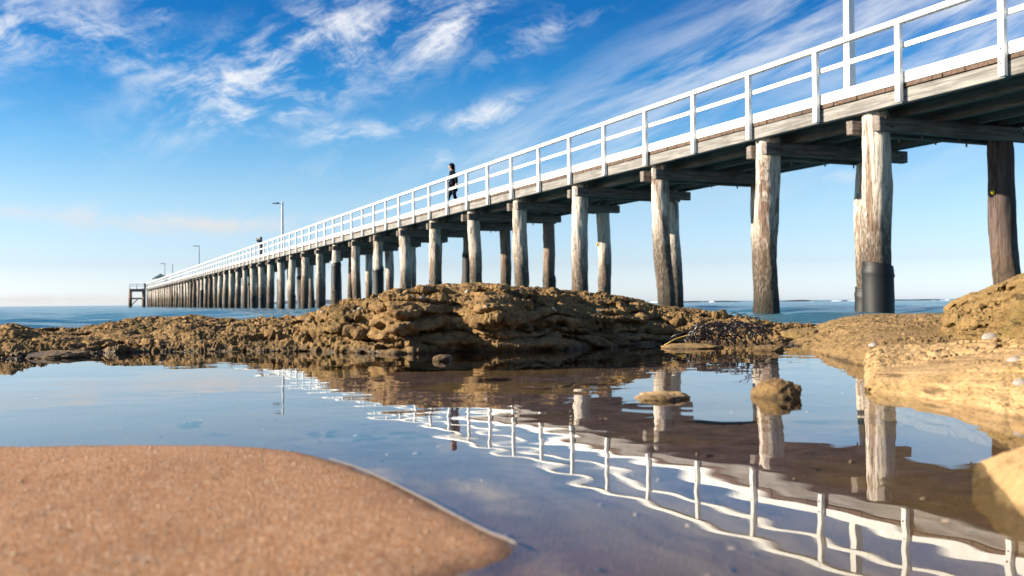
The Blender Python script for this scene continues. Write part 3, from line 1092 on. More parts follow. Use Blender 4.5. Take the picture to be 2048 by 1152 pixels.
# deck planks with uneven ends
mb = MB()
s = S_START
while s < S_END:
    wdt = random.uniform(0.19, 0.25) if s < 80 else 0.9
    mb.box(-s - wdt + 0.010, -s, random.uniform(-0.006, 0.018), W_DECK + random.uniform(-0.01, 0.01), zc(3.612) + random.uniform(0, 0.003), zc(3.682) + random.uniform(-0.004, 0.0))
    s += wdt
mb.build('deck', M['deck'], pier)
# stringers
mb = MB()
s = S_START
while s < S_END:
    ln = random.choice((2, 2, 3)) * BAY
    e = min(s + ln, S_END)
    dz, dy = random.uniform(-0.012, 0.008), random.uniform(-0.008, 0.008)
    mb.box(-e + 0.006, -s - 0.004, 0.022 + dy, 0.17 + dy, zc(3.365) + dz, zc(3.608) + min(dz, 0))
    s = e
mb.build('stringer', M['stringer'], pier, 0.01)
for q in (0.85, 1.65, 2.45, 3.25, W_DECK - 0.2):
    mb = MB()
    s = S_START
    while s < S_END:
        e = min(s + 2 * BAY, S_END)
        mb.box(-e + 0.01, -s - 0.01, q, q + 0.16, zc(3.30) + random.uniform(-0.04, 0.03), zc(3.606))
        s = e
    mb.build('stringer', M['dark_timber'], pier)

# bents: two piles and two cross timbers each
invs = [3.15, 4.75, 6.285] + [7.27 + 1.372 * j for j in range(0, 53)]
PQ = (0.36, 3.42)


def pile_mesh(seed, r, lean, n=16, m=26, knob=None, zt=3.40, zb=-0.6):
    zz = np.linspace(zc(zt), zb, m)
    th = np.linspace(0, 2 * math.pi, n, endpoint=False)
    T, Zg = np.meshgrid(th, zz)
    f = (zc(zt) - Zg) / (zc(zt) - zb)
    P = np.stack([np.cos(T).ravel() * 1.1, np.sin(T).ravel() * 1.1, Zg.ravel() * 0.8], 1)
    rad = r * (0.97 + 0.06 * f) * (1 + 0.15 * fbm(P + seed * 3.1, seed, 3).reshape(T.shape) + 0.07 * fbm(P * 3.7 + seed, seed + 2, 3).reshape(T.shape))
    cx = lean[0] * f + 0.11 * np.sin(f * 5.2 + seed) * f * (1 - f) * 2
    cy = lean[1] * f + 0.05 * np.sin(f * 3.1 + seed * 2.2) * f * (1 - f) * 2
    if knob:
        zk, tk, ak = knob
        rad += ak * np.exp(-((Zg - zk) / 0.16) ** 2 - ((T - tk) / 0.5) ** 2)
    V = np.stack([rad * np.cos(T) + cx, rad * np.sin(T) + cy, Zg], 2).reshape(-1, 3)
    Fc = []
    for j in range(m - 1):
        for i in range(n):
            a, b_ = j * n + i, j * n + (i + 1) % n
            Fc.append((a, a + n, b_ + n, b_))
    me = mesh_np('pile', V, Fc)
    bm = bmesh.new()
    bm.from_mesh(me)
    bm.verts.ensure_lookup_table()
    bm.faces.new([bm.verts[i] for i in range(n)])
    bmesh.ops.recalc_face_normals(bm, faces=bm.faces[:])
    bm.to_mesh(me)
    bm.free()
    return me


def wrap_mesh(r, lean, ztop, seed, zt=3.40, zb=-0.6):
    """black sleeve: the pile's own outline a little larger, with a rolled upper edge"""
    n, rows = 18, 14
    zz = np.concatenate([[ztop], ztop - np.array([0.0, 0.03, 0.07, 0.13, 0.16, 0.20]), np.linspace(ztop - 0.26, -0.35, rows - 7)])
    rr = np.concatenate([[r * 0.99], np.array([1.05, 1.06, 1.06, 1.09, 1.14, 1.12]) * r, np.full(rows - 7, r * 1.09)])
    V, Fc = [], []
    rnd = np.random.default_rng(seed)
    for z, q in zip(zz, rr):
        f = (zc(zt) - z) / (zc(zt) - zb)
        cx = lean[0] * f
        cy = lean[1] * f
        for i in range(n):
            a = 2 * math.pi * i / n
            tl = 0.05 * math.cos(a + seed) if z > ztop - 0.18 else 0.02 * math.cos(a + seed)
            k = q * (1 + 0.012 * rnd.normal())
            V.append((k * math.cos(a) + cx, k * math.sin(a) + cy, z + tl))
    m = len(zz)
    for j in range(m - 1):
        for i in range(n):
            a, b_ = j * n + i, j * n + (i + 1) % n
            Fc.append((a, a + n, b_ + n, b_))
    me = mesh_np('rubber_sleeve', V, Fc)
    me.materials.append(M['rubber'])
    return me


SPEC_F = {2: dict(lean=(0.0, 0.02), r=0.255, wrap=0.95), 3: dict(lean=(-0.10, 0.0), r=0.245), 4: dict(lean=(0.19, 0.05), r=0.215),
          5: dict(lean=(-0.04, -0.05), r=0.23), 6: dict(lean=(-0.05, 0.03), r=0.235), 7: dict(lean=(0.0, 0.1), r=0.235), 8: dict(lean=(-0.06, 0.0), r=0.24, wrap=1.35)}
SPEC_R = {2: dict(lean=(0.12, 0.15), r=0.25, tagz=2.35, dark=True), 3: dict(lean=(0.0, -0.1), r=0.23, wrap=0.55, dq=-0.38), 4: dict(lean=(-0.02, 0.0), r=0.23, knob=True),
          5: dict(lean=(0.22, 0.0), r=0.22), 6: dict(lean=(-0.02, 0.03), r=0.225, tagz=2.25), 7: dict(lean=(0.02, 0.0), r=0.23, wrap=1.30, brown=True), 8: dict(lean=(0.0, 0.04), r=0.22, brown=True)}
PROTO = []
prs = random.Random(21)
for i in range(12):
    le = (prs.uniform(-0.16, 0.16), prs.uniform(-0.12, 0.12))
    r = prs.uniform(0.215, 0.262)
    me = pile_mesh(100 + i, r, le, 12, 16)
    PROTO.append((me, r, le))
tag_me = MB().tube([(0, 0, -0.045), (0, -0.012, 0.0), (0, 0, 0.045)], [0.02, 0.05, 0.02], 8).mesh('tag')
tag_me.materials.append(M['yellow'])
npile = ncross = 0
rest_p, rest_c = [], MB()
for j, iv in enumerate(invs):
    sb = s_of(iv, PQ[0])
    if sb > S_END:
        break
    for side, q in enumerate(PQ):
        sp_ = (SPEC_F, SPEC_R)[side].get(j, {})
        near = j < 11
        if near:
            le = sp_.get('lean', (prs.uniform(-0.12, 0.12), prs.uniform(-0.1, 0.1)))
            r = sp_.get('r', prs.uniform(0.215, 0.25))
            knob = (zc(1.75), math.pi * 1.0, 0.09) if sp_.get('knob') else None
            me = pile_mesh(7 * j + side, r, le, 28, 60, knob)
        else:
            me, r, le = PROTO[prs.randrange(12)]
        if npile < 100:
            o = put('pile', me, M['pile_dark'] if sp_.get('dark') else M['pile_brown'] if sp_.get('brown') or (not sp_ and side and j > 8 and prs.random() < 0.6) else M['pile'], pier)
            o.location = (-sb, q + sp_.get('dq', 0), 0)
            npile += 1
            wz = sp_.get('wrap')
            if wz is None and j > 8 and prs.random() < 0.22:
                wz = prs.choice((1.0, 1.5, 2.1, 2.6))
            if wz and j < 40:
                put('rubber_sleeve', wrap_mesh(r, le, wz, j), None, o)
            if sp_.get('tagz'):
                f = (zc(3.4) - sp_['tagz']) / (zc(3.4) + 0.6)
                tg = put('tag', tag_me, None, o)
                tg.location = (le[0] * f, le[1] * f - r * 0.97, sp_['tagz'])
                tg.rotation_euler = (0, 0, 0)
        else:
            rest_p.append((me, sb, q))
    cr = random.Random(j)
    for side in (-1, 1):
        off = side * 0.28
        y0, y1 = PQ[0] - 0.30 + cr.uniform(-0.06, 0.06), PQ[1] + 0.42 + cr.uniform(-0.08, 0.08)
        x0 = -sb - off
        z0 = zc(3.0) + cr.uniform(-0.015, 0.015)
        if ncross < 100:
            me = MB().box(-0.085, 0.085, y0, y1, z0, zc(3.30) - 0.045, 0.008).mesh('cross_timber', 0.012)
            o = put('cross_timber', me, M['cross_timber'], pier, False)
            o.location.x = x0
            ncross += 1
            if 2 <= j < 8 and side < 0:
                for (by, bz) in ((0.25, 3.22), (0.42, 3.20), (0.30, 3.10), (0.40, 3.08), (PQ[1] + 0.12, 3.18), (PQ[1] + 0.26, 3.12)):
                    b = put('bolt', MB().tube([(0.08, by, zc(bz)), (0.112, by, zc(bz))], 0.022, 8).mesh('bolt'), M['iron'], o, False)
            if 2 <= j < 9:
                for by in (1.2, 2.1, 2.9):
                    b = put('bolt', MB().tube([(0, by, z0 + 0.02), (0, by, z0 - 0.07)], 0.018, 6).mesh('bolt'), M['iron'], o, False)
        else:
            rest_c.box(x0 - 0.085, x0 + 0.085, y0, y1, z0, zc(3.26))
if rest_p:
    bm = bmesh.new()
    for me, sb, q in rest_p:
        k = len(bm.verts)
        bm.from_mesh(me)
        bm.verts.ensure_lookup_table()
        for v in bm.verts[k:]:
            v.co += Vector((-sb, q, 0))
    me = bpy.data.meshes.new('pile')
    bm.to_mesh(me)
    bm.free()
    tag(put('pile', me, M['pile'], pier), kind='stuff')
if len(rest_c.bm.verts):
    tag(rest_c.build('cross_timber', M['cross_timber'], pier), kind='stuff')


def on_pier(s, q, z=0.0):
    p = PERP * (D + q) + AL * s
    return Vector((p.x, p.y, z))


# lamps ------------------------------------------------------------
Q_L = 3.75
proto = None
for i, iv in enumerate((6.49, 24.9, 42.7, 60.4)):
    s = s_of(iv, Q_L)
    if i == 0:
        lamp = empty('street_lamp', on_pier(s, Q_L, zc(3.682)), pier.rotation_euler.z)
        mb = MB()
        w0 = 0.10
        pv = [mb.bm.verts.new((x * w, y * w, z)) for z, w in ((0.03, w0), (5.55, 0.075)) for x, y in ((-1, -1), (1, -1), (1, 1), (-1, 1))]
        for f in ((3, 2, 1, 0), (4, 5, 6, 7), (0, 1, 5, 4), (1, 2, 6, 5), (2, 3, 7, 6), (3, 0, 4, 7)):
            mb.bm.faces.new([pv[i] for i in f])
        mb.build('pole', M['paint'], lamp)
        MB().box(-0.16, 0.16, -0.16, 0.16, 0.0, 0.03).build('base_plate', M['paint'], lamp)
        MB().tube([(0, -0.04, 5.36), (0, -0.32, 5.40)], 0.022, 8).build('arm', M['lamp_dark'], lamp)
        hd = MB()
        hd.tube([(0, -0.26, 5.41), (0, -0.36, 5.42), (0, -0.5, 5.40), (0, -0.95, 5.39)], [0.03, 0.085, 0.06, 0.035], 10)
        hd.build('lamp_head', M['lamp_dark'], lamp, smooth=True)
        proto = lamp
    else:
        lamp = copy_tree(proto)
        lamp.location = on_pier(s, Q_L, zc(3.682))
    tag(lamp, ('white square lamp post rising behind the railing closest to the camera', 'white lamp post beside the person taking a photograph',
               'white lamp post on the far half of the pier, between photographer and shelter', 'farthest thin lamp post, just behind the shelter roof')[i], 'lamp post', 'lamp posts along the pier')

# flag pole, shelter and landing at the far end ----------------------
s = s_of(55.2, 0.3)
fp = empty('pole', on_pier(s, 0.3, zc(3.682)))
MB().tube([(0, 0, 0), (0, 0, 2.9)], [0.06, 0.035], 6).build('mast', M['lamp_dark'], fp)
MB().box(-0.1, 0.1, -0.1, 0.1, 0, 0.1).build('base_plate', M['lamp_dark'], fp)
tag(fp, 'thin dark pole standing on the far part of the pier', 'pole')

s = s_of(63.0, 2.6)
sh = empty('shelter', on_pier(s, 2.4, zc(3.682)), pier.rotation_euler.z)
mb = MB()
bmv = mb.bm
rv = [bmv.verts.new(p) for p in ((-3.0, -1.6, 2.0), (3.0, -1.6, 2.0), (3.0, 1.5, 2.0), (-3.0, 1.5, 2.0), (-1.3, 0, 3.0), (1.3, 0, 3.0))]
for f in ((0, 1, 5, 4), (1, 2, 5), (2, 3, 4, 5), (3, 0, 4), (3, 2, 1, 0)):
    bmv.faces.new([rv[i] for i in f])
mb.build('roof', M['roof'], sh)
for x in (-2.6, 2.6):
    for y in (-1.3, 1.2):
        MB().box(x - 0.07, x + 0.07, y - 0.07, y + 0.07, 0, 1.998).build('post', M['paint'], sh)
MB().box(-2.5, 2.5, 1.1, 1.2, 0.02, 1.6).build('back_wall', M['paint'], sh)
MB().box(-2.2, 2.2, 0.55, 1.05, 0.40, 0.46).box(-2.0, -1.9, 0.6, 1.0, 0, 0.4).box(1.9, 2.0, 0.6, 1.0, 0, 0.4).build('bench', M['deck'], sh)
tag(sh, 'small shelter with a grey green hipped roof at the far end of the pier', 'shelter')

ld = empty('landing_platform', on_pier(S_END + 0.6, -1.9, 0), pier.rotation_euler.z)
MB().box(-2.2, 0.2, -1.5, 1.85, zc(3.0), zc(3.6)).build('deck', M['dark_timber'], ld)
mb = MB()
for y in (-1.42, 0.1, 1.6):
    for x in (-2.1, 0.1):
        mb.box(x - 0.05, x + 0.05, y - 0.05, y + 0.05, zc(3.6), zc(4.65))
for x in (-2.1, 0.1):
    for z in (4.62, 4.2):
        mb.box(x - 0.04, x + 0.04, -1.45, 1.7, zc(z), zc(z) + 0.07)
for z in (4.62, 4.2):
    mb.box(-2.05, 0.05, -1.46, -1.38, zc(z), zc(z) + 0.07)
mb.build('railing', M['paint'], ld)
for x in (-2.0, 0.0):
    for y in (-1.3, 1.5):
        me = MB().tube([(x, y, -0.5), (x, y, zc(3.0))], 0.34, 10).build('pile', M['pile_brown'], ld, smooth=True)
mb = MB()
mb.box(-0.2, -0.05, -1.1, 1.3, zc(1.35), zc(1.65))
mb.box(-2.0, -1.85, -1.1, 1.3, zc(1.35), zc(1.65))
mb.beam((0, -1.2, 0.2), (0, 0.2, zc(1.4)), 0.14, 0.2)
mb.build('brace', M['dark_timber'], ld)
tag(ld, 'small landing platform with white rails at the far end of the pier', 'platform')
bc = empty('beacon', on_pier(S_END - 1.0, -0.30, zc(3.682)))
MB().tube([(0, 0, 0), (0, 0, 0.75)], 0.25, 8).tube([(0, 0, 0.75), (0, 0, 0.95)], 0.42, 8).tube([(0, 0, 0.95), (0, 0, 1.1)], 0.2, 8).build('lantern', M['lamp_dark'], bc)
MB().box(-0.5, 0.5, -0.4, 0.4, -0.06, 0.0).build('base_plate', M['lamp_dark'], bc)
tag(bc, 'squat dark beacon beside the landing platform', 'beacon')


# ------------------------------------------------------------------ people
def skin(name, verts, edges, rad, material, parent=None, sub=2):
    me = bpy.data.meshes.new(name)
    me.from_pydata(verts, edges, [])
    o = bpy.data.objects.new(name, me)
    COL.objects.link(o)
    md = o.modifiers.new('skin', 'SKIN')
    md.use_smooth_shade = True
    for i, r in enumerate(rad):
        me.skin_vertices[0].data[i].radius = r if hasattr(r, '__len__') else (r, r)
        me.skin_vertices[0].data[i].use_root = (i == 0)
    s2 = o.modifiers.new('sub', 'SUBSURF')
    s2.levels = sub
    s2.render_levels = sub
    me.materials.append(material)
    if parent is not None:
        o.parent = parent
    return o


def graph(chains):
    """chains of (x,y,z,r); points with equal coordinates are shared"""
    idx, V, E, Rr = {}, [], [], []
    for ch in chains:
        last = None
        for p in ch:
            k = tuple(round(c, 4) for c in p[:3])
            if k not in idx:
                idx[k] = len(V)
                V.append(k)
                Rr.append(p[3])
            i = idx[k]
            if last is not None and last != i and (last, i) not in E:
                E.append((last, i))
            last = i
    return V, E, Rr


def hand(wr, d, side, curl=0.4):
    """finger chains from a wrist; d is the direction the hand points in"""
    w = Vector(wr)
    d = Vector(d).normalized()
    up = Vector(side).normalized()
    nrm = d.cross(up).normalized()
    palm = w + d * 0.055
    ch = []
    for k, ln in zip((-1.5, -0.5, 0.5, 1.5), (0.068, 0.08, 0.085, 0.074)):
        a = palm + up * (k * 0.019) + d * 0.028
        b = a + (d * math.cos(curl) + nrm * math.sin(curl)) * ln * 0.5
        c = b + (d * math.cos(curl * 2.2) + nrm * math.sin(curl * 2.2)) * ln * 0.5
        ch.append([(*palm, 0.034), (*a, 0.011), (*b, 0.009), (*c, 0.0075)])
    t0 = w + d * 0.025 + up * 0.03
    t1 = t0 + (d * 0.6 + up * 0.7).normalized() * 0.045
    t2 = t1 + (d * 0.9 + up * 0.3).normalized() * 0.03
    ch.append([(*w, 0.024), (*t0, 0.016), (*t1, 0.011), (*t2, 0.009)])
    ch.append([(*w, 0.024), (*palm, 0.034)])
    return ch


def head_mesh(parent_name, parent, c, face, hair_len, hood=False):
    """hair cap and long hair as a child; c = head centre, face = direction it looks in"""
    face = Vector(face).normalized()
    side = Vector((0, 0, 1)).cross(face).normalized()
    bm = bmesh.new()
    bmesh.ops.create_icosphere(bm, subdivisions=4, radius=1)
    for v in bm.verts:
        p = v.co.copy()
        back = p.y
        w, dd, hh = 0.094, 0.112, 0.132
        k = 1.0
        if p.y < -0.35 and p.z < 0.55:
            k = 0.72                                   # opens round the face
        q = Vector((p.x * w * k, p.y * dd * k + 0.012, p.z * hh * k))
        if p.z < 0 and p.y > -0.25:
            q.z = p.z * (hh + hair_len * (0.5 + 0.5 * max(0, p.y)))
            q.x *= 1.08
            q.y += 0.025 * max(0, -p.z)
        q += Vector((1, 1, 1)) * 0.006 * math.sin(p.x * 19 + p.z * 5)
        v.co = q
    me = bpy.data.meshes.new('hair')
    bm.to_mesh(me)
    bm.free()
    o = put('hair', me, M['hair'], parent)
    o.matrix_local = Matrix.Translation(c) @ Matrix((( side.x, -face.x, 0, 0), (side.y, -face.y, 0, 0), (0, 0, 1, 0), (0, 0, 0, 1)))
    return o


def face_bits(parent, c, face):
    face = Vector(face).normalized()
    side = Vector((0, 0, 1)).cross(face).normalized()
    c = Vector(c)
    for s in (-1, 1):
        MB().tube([c + face * 0.092 + side * (0.032 * s) + Vector((0, 0, 0.005)), c + face * 0.099 + side * (0.032 * s) + Vector((0, 0, 0.005))], 0.012, 8).build('eye', M['camera_body'], parent)
    MB().tube([c + face * 0.090 + side * -0.022 + Vector((0, 0, -0.062)), c + face * 0.097 + Vector((0, 0, -0.060)), c + face * 0.090 + side * 0.022 + Vector((0, 0, -0.062))], 0.006, 6).build('mouth', M['shoe'], parent)


def walker():
    # walks towards the far end (local -Y forward), looking down and to the water side
    p = empty('person', on_pier(s_of(13.46, 0.55), 0.55, zc(3.684)), R(-78))
    hipz = 0.86
    hips = (0, 0.02, hipz, 0.13)
    legs, trs, feet = [], [], []
    for sx, ky, kz, ay, az_ in ((-1, -0.13, 0.47, -0.22, 0.09), (1, 0.05, 0.45, 0.27, 0.12)):
        hp_ = (0.085 * sx, 0.02, hipz - 0.06, 0.085)
        kn = (0.085 * sx, ky, kz, 0.056)
        an = (0.08 * sx, ay, az_, 0.036)
        toe = (0.085 * sx, ay - 0.15, max(0.03, az_ - 0.07), 0.03)
        legs.append([hips, hp_, kn, an, toe])
        trs.append([hips[:3] + (0.142,), hp_[:3] + (0.098,), kn[:3] + (0.068,), (0.08 * sx, ay, az_ + 0.03, 0.055)])
        feet.append((sx, an, toe))
    chest = (0, -0.01, 1.30, 0.125)
    neck = (0, -0.02, 1.45, 0.05)
    skull = (0, -0.055, 1.555, 0.088)
    chin = (0, -0.10, 1.485, 0.045)
    nose = (0, -0.150, 1.545, 0.014)
    crown_ = (0, -0.035, 1.63, 0.075)
    arms, slv = [], []
    for sx, hy in ((-1, -0.14), (1, 0.10)):
        sh_ = (0.16 * sx, -0.01, 1.37, 0.062)
        el = (0.23 * sx, 0.05 + hy * 0.4, 1.10, 0.045)
        wr = (0.215 * sx, hy, 0.88, 0.027)
        arms.append([chest, sh_, el, wr])
        arms += hand(wr[:3], (0, -0.2, -1), (0, -1, 0), 0.5)
        slv.append([(0, -0.01, 1.34, 0.15), sh_[:3] + (0.078,), el[:3] + (0.062,), (wr[0], wr[1], wr[2] + 0.03, 0.050)])
    V, E, Rr = graph([[hips, (0, 0, 1.05, 0.115), chest, neck, skull, crown_], [skull, chin], [skull, nose]] + legs + arms)
    skin('body', V, E, Rr, M['skin'], p)
    V, E, Rr = graph(trs)
    skin('trousers', V, E, Rr, M['jeans'], p)
    V, E, Rr = graph([[(0, 0.03, 0.76, (0.19, 0.155)), (0, 0.02, 0.90, (0.175, 0.15)), (0, 0, 1.08, (0.15, 0.13)), (0, -0.01, 1.34, 0.15), (0, -0.015, 1.43, 0.082)]] + slv)
    skin('coat', V, E, Rr, M['coat'], p)
    for sx, an, toe in feet:
        V, E, Rr = graph([[(an[0], an[1] + 0.04, an[2] - 0.04, 0.04), (an[0], an[1] - 0.04, an[2] - 0.045, 0.045), (toe[0], toe[1], toe[2] + 0.005, 0.036)]])
        skin('shoe', V, E, Rr, M['shoe'], p)
    head_mesh('hair', p, (0, -0.046, 1.578), (0, -1, -0.0), 0.20)
    face_bits(p, (0, -0.055, 1.555), (0, -1, 0))
    p.scale = (1.18, 1.14, 1.06)
    tag(p, 'person with long dark hair walking in a black coat and navy trousers', 'person')


def photographer():
    p = empty('person', on_pier(s_of(27.9, 0.6), 0.6, zc(3.684)), R(-60))
    hipz = 0.90
    hips = (0, 0.0, hipz, 0.13)
    legs, trs, feet = [], [], []
    for sx in (-1, 1):
        hp_ = (0.09 * sx, 0.0, hipz - 0.06, 0.085)
        kn = (0.13 * sx, -0.02, 0.48, 0.058)
        an = (0.17 * sx, 0.02, 0.08, 0.038)
        toe = (0.19 * sx, -0.15, 0.03, 0.03)
        legs.append([hips, hp_, kn, an, toe])
        trs.append([hips[:3] + (0.142,), hp_[:3] + (0.1,), kn[:3] + (0.072,), (an[0], an[1], 0.11, 0.06)])
        feet.append((an, toe))
    chest = (0, 0.0, 1.32, 0.13)
    neck = (0, -0.01, 1.48, 0.052)
    skull = (0, -0.03, 1.60, 0.09)
    arms, slv = [], []
    for sx in (-1, 1):
        sh_ = (0.18 * sx, -0.01, 1.40, 0.065)
        el = (0.34 * sx, -0.20, 1.42, 0.048)
        wr = (0.10 * sx, -0.27, 1.56, 0.028)
        arms.append([chest, sh_, el, wr])
        arms += hand(wr[:3], (-0.55 * sx, -0.1, 0.25), (0, -0.2, 1), 0.6)
        slv.append([(0, 0, 1.36, 0.155), sh_[:3] + (0.08,), el[:3] + (0.066,), (wr[0] + 0.02 * sx, wr[1] + 0.01, wr[2] - 0.01, 0.05)])
    V, E, Rr = graph([[hips, (0, 0, 1.08, 0.12), chest, neck, skull, (0, -0.02, 1.68, 0.078)], [skull, (0, -0.08, 1.53, 0.045)], [skull, (0, -0.125, 1.59, 0.014)]] + legs + arms)
    skin('body', V, E, Rr, M['skin'], p)
    V, E, Rr = graph(trs)
    skin('trousers', V, E, Rr, M['jeans'], p)
    V, E, Rr = graph([[(0, 0, 0.82, (0.175, 0.14)), (0, 0, 1.08, (0.155, 0.13)), (0, 0, 1.36, 0.155), (0, -0.01, 1.46, 0.08)]] + slv)
    skin('jacket', V, E, Rr, M['coat'], p)
    for an, toe in feet:
        V, E, Rr = graph([[(an[0], an[1] + 0.05, 0.04, 0.04), (an[0], an[1] - 0.04, 0.045, 0.045), (toe[0], toe[1], 0.036, 0.036)]])
        skin('shoe', V, E, Rr, M['camera_body'], p)
    head_mesh('hair', p, (0, -0.028, 1.618), (0, -1, 0), 0.02)
    face_bits(p, (0, -0.03, 1.60), (0, -1, 0))
    p.scale = (1.05, 1.05, 1.05)
    tag(p, 'person in black standing by the rail with both arms raised to photograph', 'person')
    k = empty('photo_camera', p.matrix_basis @ Vector((0, -0.27 * 1.0, 1.60)), p.rotation_euler.z)
    MB().box(-0.07, 0.07, -0.03, 0.03, -0.045, 0.045).build('body', M['camera_body'], k, 0.008)
    MB().tube([(0, -0.03, 0), (0, -0.12, 0)], 0.034, 12).build('lens', M['camera_body'], k)
    tag(k, 'small black camera held to the face of the photographing person', 'camera')


walker()
photographer()


# ------------------------------------------------------------------ small things on the shore
def surf_pts(G, n, seed, rows, cols, cond=None):
    rg_ = random.Random(seed)
    nr, nc = G.shape[:2]
    nm = grid_normals(G)
    out = []
    while len(out) < n:
        j = rg_.randrange(int(nr * rows[0]), int(nr * rows[1]))
        i = rg_.randrange(int(nc * cols[0]), int(nc * cols[1]))
        p, q = G[j, i], nm[j, i]
        if q[2] < 0:
            q = -q
        if cond is None or cond(p, q):
            out.append((Vector(p), Vector(q)))
    return out


def shell_mesh(r):
    bm = bmesh.new()
    n = 14
    rings = []
    for f, z in ((1.0, -0.1), (1.0, 0.12), (0.86, 0.42), (0.55, 0.72), (0.22, 0.92), (0.03, 0.98)):
        rings.append([bm.verts.new((r * f * (1 + 0.05 * (k % 2)) * math.cos(2 * math.pi * k / n) + r * 0.12 * z, r * f * 0.85 * (1 + 0.05 * (k % 2)) * math.sin(2 * math.pi * k / n), r * z * 0.5)) for k in range(n)])
    for a, b in zip(rings, rings[1:]):
        for k in range(n):
            bm.faces.new((a[k], a[(k + 1) % n], b[(k + 1) % n], b[k]))
    bm.faces.new(rings[-1])
    bm.faces.new(rings[0][::-1])
    me = bpy.data.meshes.new('shell')
    bm.to_mesh(me)
    bm.free()
    me.materials.append(M['shell'])
    return me


sm_me = shell_mesh(0.0062)
pc = lambda a: (a + 700) / 2460.0
for k, (p, q) in enumerate(surf_pts(RG, 44, 5, (0.22, 0.64), (pc(600), pc(1260)), lambda p, q: p[2] > POOL + 0.03)):
    o = put('sea_snail', sm_me, None)
    o.location = p + q * 0.001
    o.rotation_euler = q.to_track_quat('Z', 'Y').to_euler()
    s_ = random.uniform(0.6, 1.35)
    o.scale = (s_, s_, s_)
    tag(o, 'small grey sea snail clinging to the high middle of the brown ridge', 'shell', 'sea snails on the brown ridge')


def ray_at(px, py, objs):
    """first point of the given meshes along the sight line of a photograph pixel"""
    dg = bpy.context.evaluated_depsgraph_get()
    d = Vector(((px - 1024) / F, 1, (hor(px) - py) / F)).normalized()
    best = None
    for o in objs:
        ok, loc, nrm, _ = o.ray_cast(Vector((0, 0, CAMZ)), d)
        if ok and (best is None or loc.length < best[0].length):
            best = (loc.copy(), nrm.copy())
    return best


bpy.context.view_layer.update()
lim = shell_mesh(0.014)
for px, py, sc_, lb in ((1981, 676, 1.0, 'large grey limpet shell under the overhang of the tall right rock'), (2026, 720, 0.62, 'small white limpet on the right rock below the large limpet'),
                        (2038, 765, 0.55, 'white limpet on the smooth pale ledge at the right edge'), (1744, 690, 0.6, 'tiny white shell alone on the pitted shelf')):
    h = ray_at(px, py, [upper, ledge, shelf, corner])
    if h:
        o = put('limpet', lim, None)
        o.location = h[0]
        nn_ = (h[1] if h[1].dot(h[0]) < 0 else -h[1]) + Vector((0, -0.5, 0.6))
        o.rotation_euler = nn_.to_track_quat('Z', 'Y').to_euler()
        o.scale = (sc_, sc_, sc_)
        tag(o, lb, 'shell')

# tangle of wiry black seaweed at the far pool edge, with a yellow stem
rw = random.Random(8)
wx, wy = wl(1455, 694)
mb = MB()
for i in range(36):
    cx, cy = wx + rw.uniform(-0.10, 0.07), wy + rw.uniform(-0.05, 0.05)
    ra, rb = rw.uniform(0.02, 0.07), rw.uniform(0.018, 0.045)
    a0, tl, zz0 = rw.uniform(0, 6.28), rw.uniform(0.5, 1.4), rw.uniform(0.002, 0.03)
    pts = []
    ln = rw.uniform(2.5, 6.5)
    for k in range(22):
        a = a0 + ln * k / 21
        pts.append((cx + ra * math.cos(a) + 0.004 * math.sin(7 * a + i), cy + 0.5 * rb * math.sin(a), POOL + zz0 + abs(rb * math.sin(a)) * tl + 0.003 * math.sin(9 * a)))
    mb.tube(pts, rw.uniform(0.0010, 0.0018), 5)
o = mb.build('seaweed', M['weed'], smooth=True)
tag(o, 'tangle of wiry black seaweed at the far edge of the pool', 'seaweed')
ex, ey = wl(1350, 693)
st = MB().tube([(ex - 0.03, ey, POOL + 0.004), (ex + 0.0, ey, POOL + 0.02), (ex + 0.035, ey + 0.005, POOL + 0.03), (ex + 0.045, ey, POOL + 0.05)], 0.0014, 6)
st.tube([(ex + 0.035, ey + 0.005, POOL + 0.03), (ex + 0.075, ey, POOL + 0.029), (ex + 0.115, ey - 0.01, POOL + 0.028), (ex + 0.13, ey - 0.01, POOL + 0.042)], 0.0013, 6)
tag(st.build('dry_seaweed', M['stem'], smooth=True), 'bent yellow seaweed stem beside the black tangle', 'seaweed')


def frond(px, py, w, h, label, material, seed):
    """limp seaweed lying on the bed or floating just under the surface"""
    X, Y = wl(px, py, HP + 0.006)
    rr_ = random.Random(seed)
    m_ = MB()
    for i in range(max(4, int(w * 130))):
        p0 = Vector((X + rr_.uniform(-w, w), Y + rr_.uniform(-h, h), POOL - 0.008 + rr_.uniform(-0.003, 0.003)))
        a = rr_.uniform(-0.5, 0.5) + (math.pi if rr_.random() < 0.5 else 0)
        pts = [p0]
        for k in range(6):
            a += rr_.uniform(-0.5, 0.5)
            pts.append(pts[-1] + Vector((math.cos(a), math.sin(a), rr_.uniform(-0.1, 0.1))) * w * 0.28)
        m_.tube(pts, [0.0012, 0.0018, 0.002, 0.0018, 0.0014, 0.001, 0.0005], 5)
    tag(m_.build('seaweed', material, smooth=True), label, 'seaweed')


frond(1095, 772, 0.045, 0.04, 'patch of dark red seaweed under the water below the ridge', M['redweed'], 2)
frond(375, 848, 0.016, 0.006, 'short dark seaweed scrap in the calm water above the sand bank', M['weed'], 3)
frond(770, 868, 0.022, 0.004, 'thin seaweed strand in the water right of the sand bank', M['weed'], 4)
frond(645, 866, 0.008, 0.005, 'small hooked seaweed scrap near the middle of the pool', M['weed'], 5)
frond(505, 750, 0.012, 0.008, 'tiny dark seaweed scrap far out in the pool', M['weed'], 6)

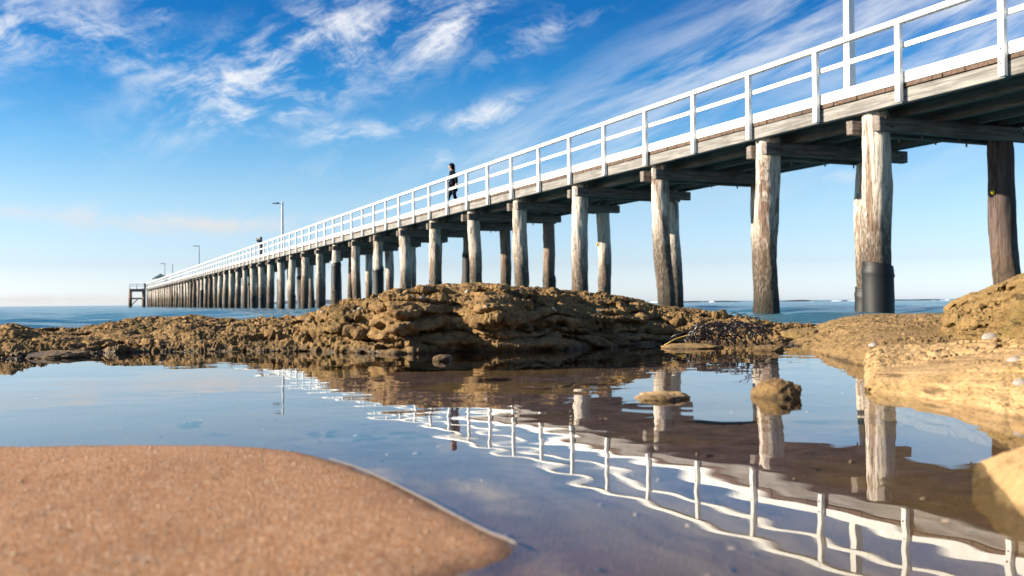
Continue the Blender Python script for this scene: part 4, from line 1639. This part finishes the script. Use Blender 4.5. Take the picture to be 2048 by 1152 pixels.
# foam thread along the edge of the sand bank
pts = []
for px, py in ((655, 918), (700, 931), (740, 947), (780, 965), (820, 984), (860, 1004), (900, 1026), (940, 1047), (980, 1067), (1010, 1080), (1030, 1090)):
    X, Y = wl(px, py)
    pts.append((X + random.uniform(-0.0008, 0.0008), Y + random.uniform(-0.0008, 0.0008), POOL + 0.0006))
rad = [0.36 * r_ for r_ in (0.0008, 0.0012, 0.0014, 0.0016, 0.0018, 0.0019, 0.002, 0.002, 0.002, 0.0018, 0.001)]
tag(MB().tube(pts, rad, 8).build('foam', M['foam'], smooth=True), 'thin pale foam line along the edge of the sand bank', kind='stuff')

# shell grit lying on the bank
rg2 = np.random.default_rng(5)
mb = MB()
cnt = 0
bank_o = bpy.data.objects['beach']
while cnt < 240:
    y = 0.34 + 0.5 * rg2.random() ** 1.2
    x = (rg2.random() * 1.25 - 0.62) * y - 0.12
    if poly_sd(np.array([x]), np.array([y]), BANK)[0] < 0.012:
        continue
    ok, loc, nr_, _ = bank_o.ray_cast(Vector((x, y, 1)), Vector((0, 0, -1)))
    r_ = rg2.uniform(0.0004, 0.0012)
    a = rg2.random() * 6.28
    d_ = Vector((math.cos(a), math.sin(a), 0.1)) * r_
    mb.tube([loc - d_, loc + Vector((0, 0, r_ * 0.5)), loc + d_], [r_ * 0.35, r_ * 0.8, r_ * 0.35], 6)
    cnt += 1
tag(mb.build('shell_grit', M['grit'], smooth=True), 'scattered pale shell grit on the sand bank', kind='stuff')

# shell and weed crumbs on the bed of the pool
rg3 = np.random.default_rng(15)
for nm, mt_, lb, n_ in (('shell_crumbs', M['grit'], 'pale shell crumbs scattered over the bed of the pool', 90), ('weed_crumbs', M['weed'], 'dark weed crumbs scattered over the bed of the pool', 70)):
    mb = MB()
    cnt = 0
    while cnt < n_:
        y = 0.45 + 1.3 * rg3.random() ** 1.4
        x = (rg3.random() * 1.0 - 0.5) * y
        if poly_sd(np.array([x]), np.array([y]), BANK)[0] > -0.01:
            continue
        ok, loc, nr_, _ = bank_o.ray_cast(Vector((x, y, 1)), Vector((0, 0, -1)))
        r_ = rg3.uniform(0.0006, 0.0022)
        a = rg3.random() * 6.28
        d_ = Vector((math.cos(a), math.sin(a), 0.15)) * r_ * rg3.uniform(1, 3)
        mb.tube([loc - d_, loc + Vector((0, 0, r_ * 0.4)), loc + d_], [r_ * 0.3, r_ * 0.7, r_ * 0.3], 6)
        cnt += 1
    tag(mb.build(nm, mt_, smooth=True), lb, kind='stuff')
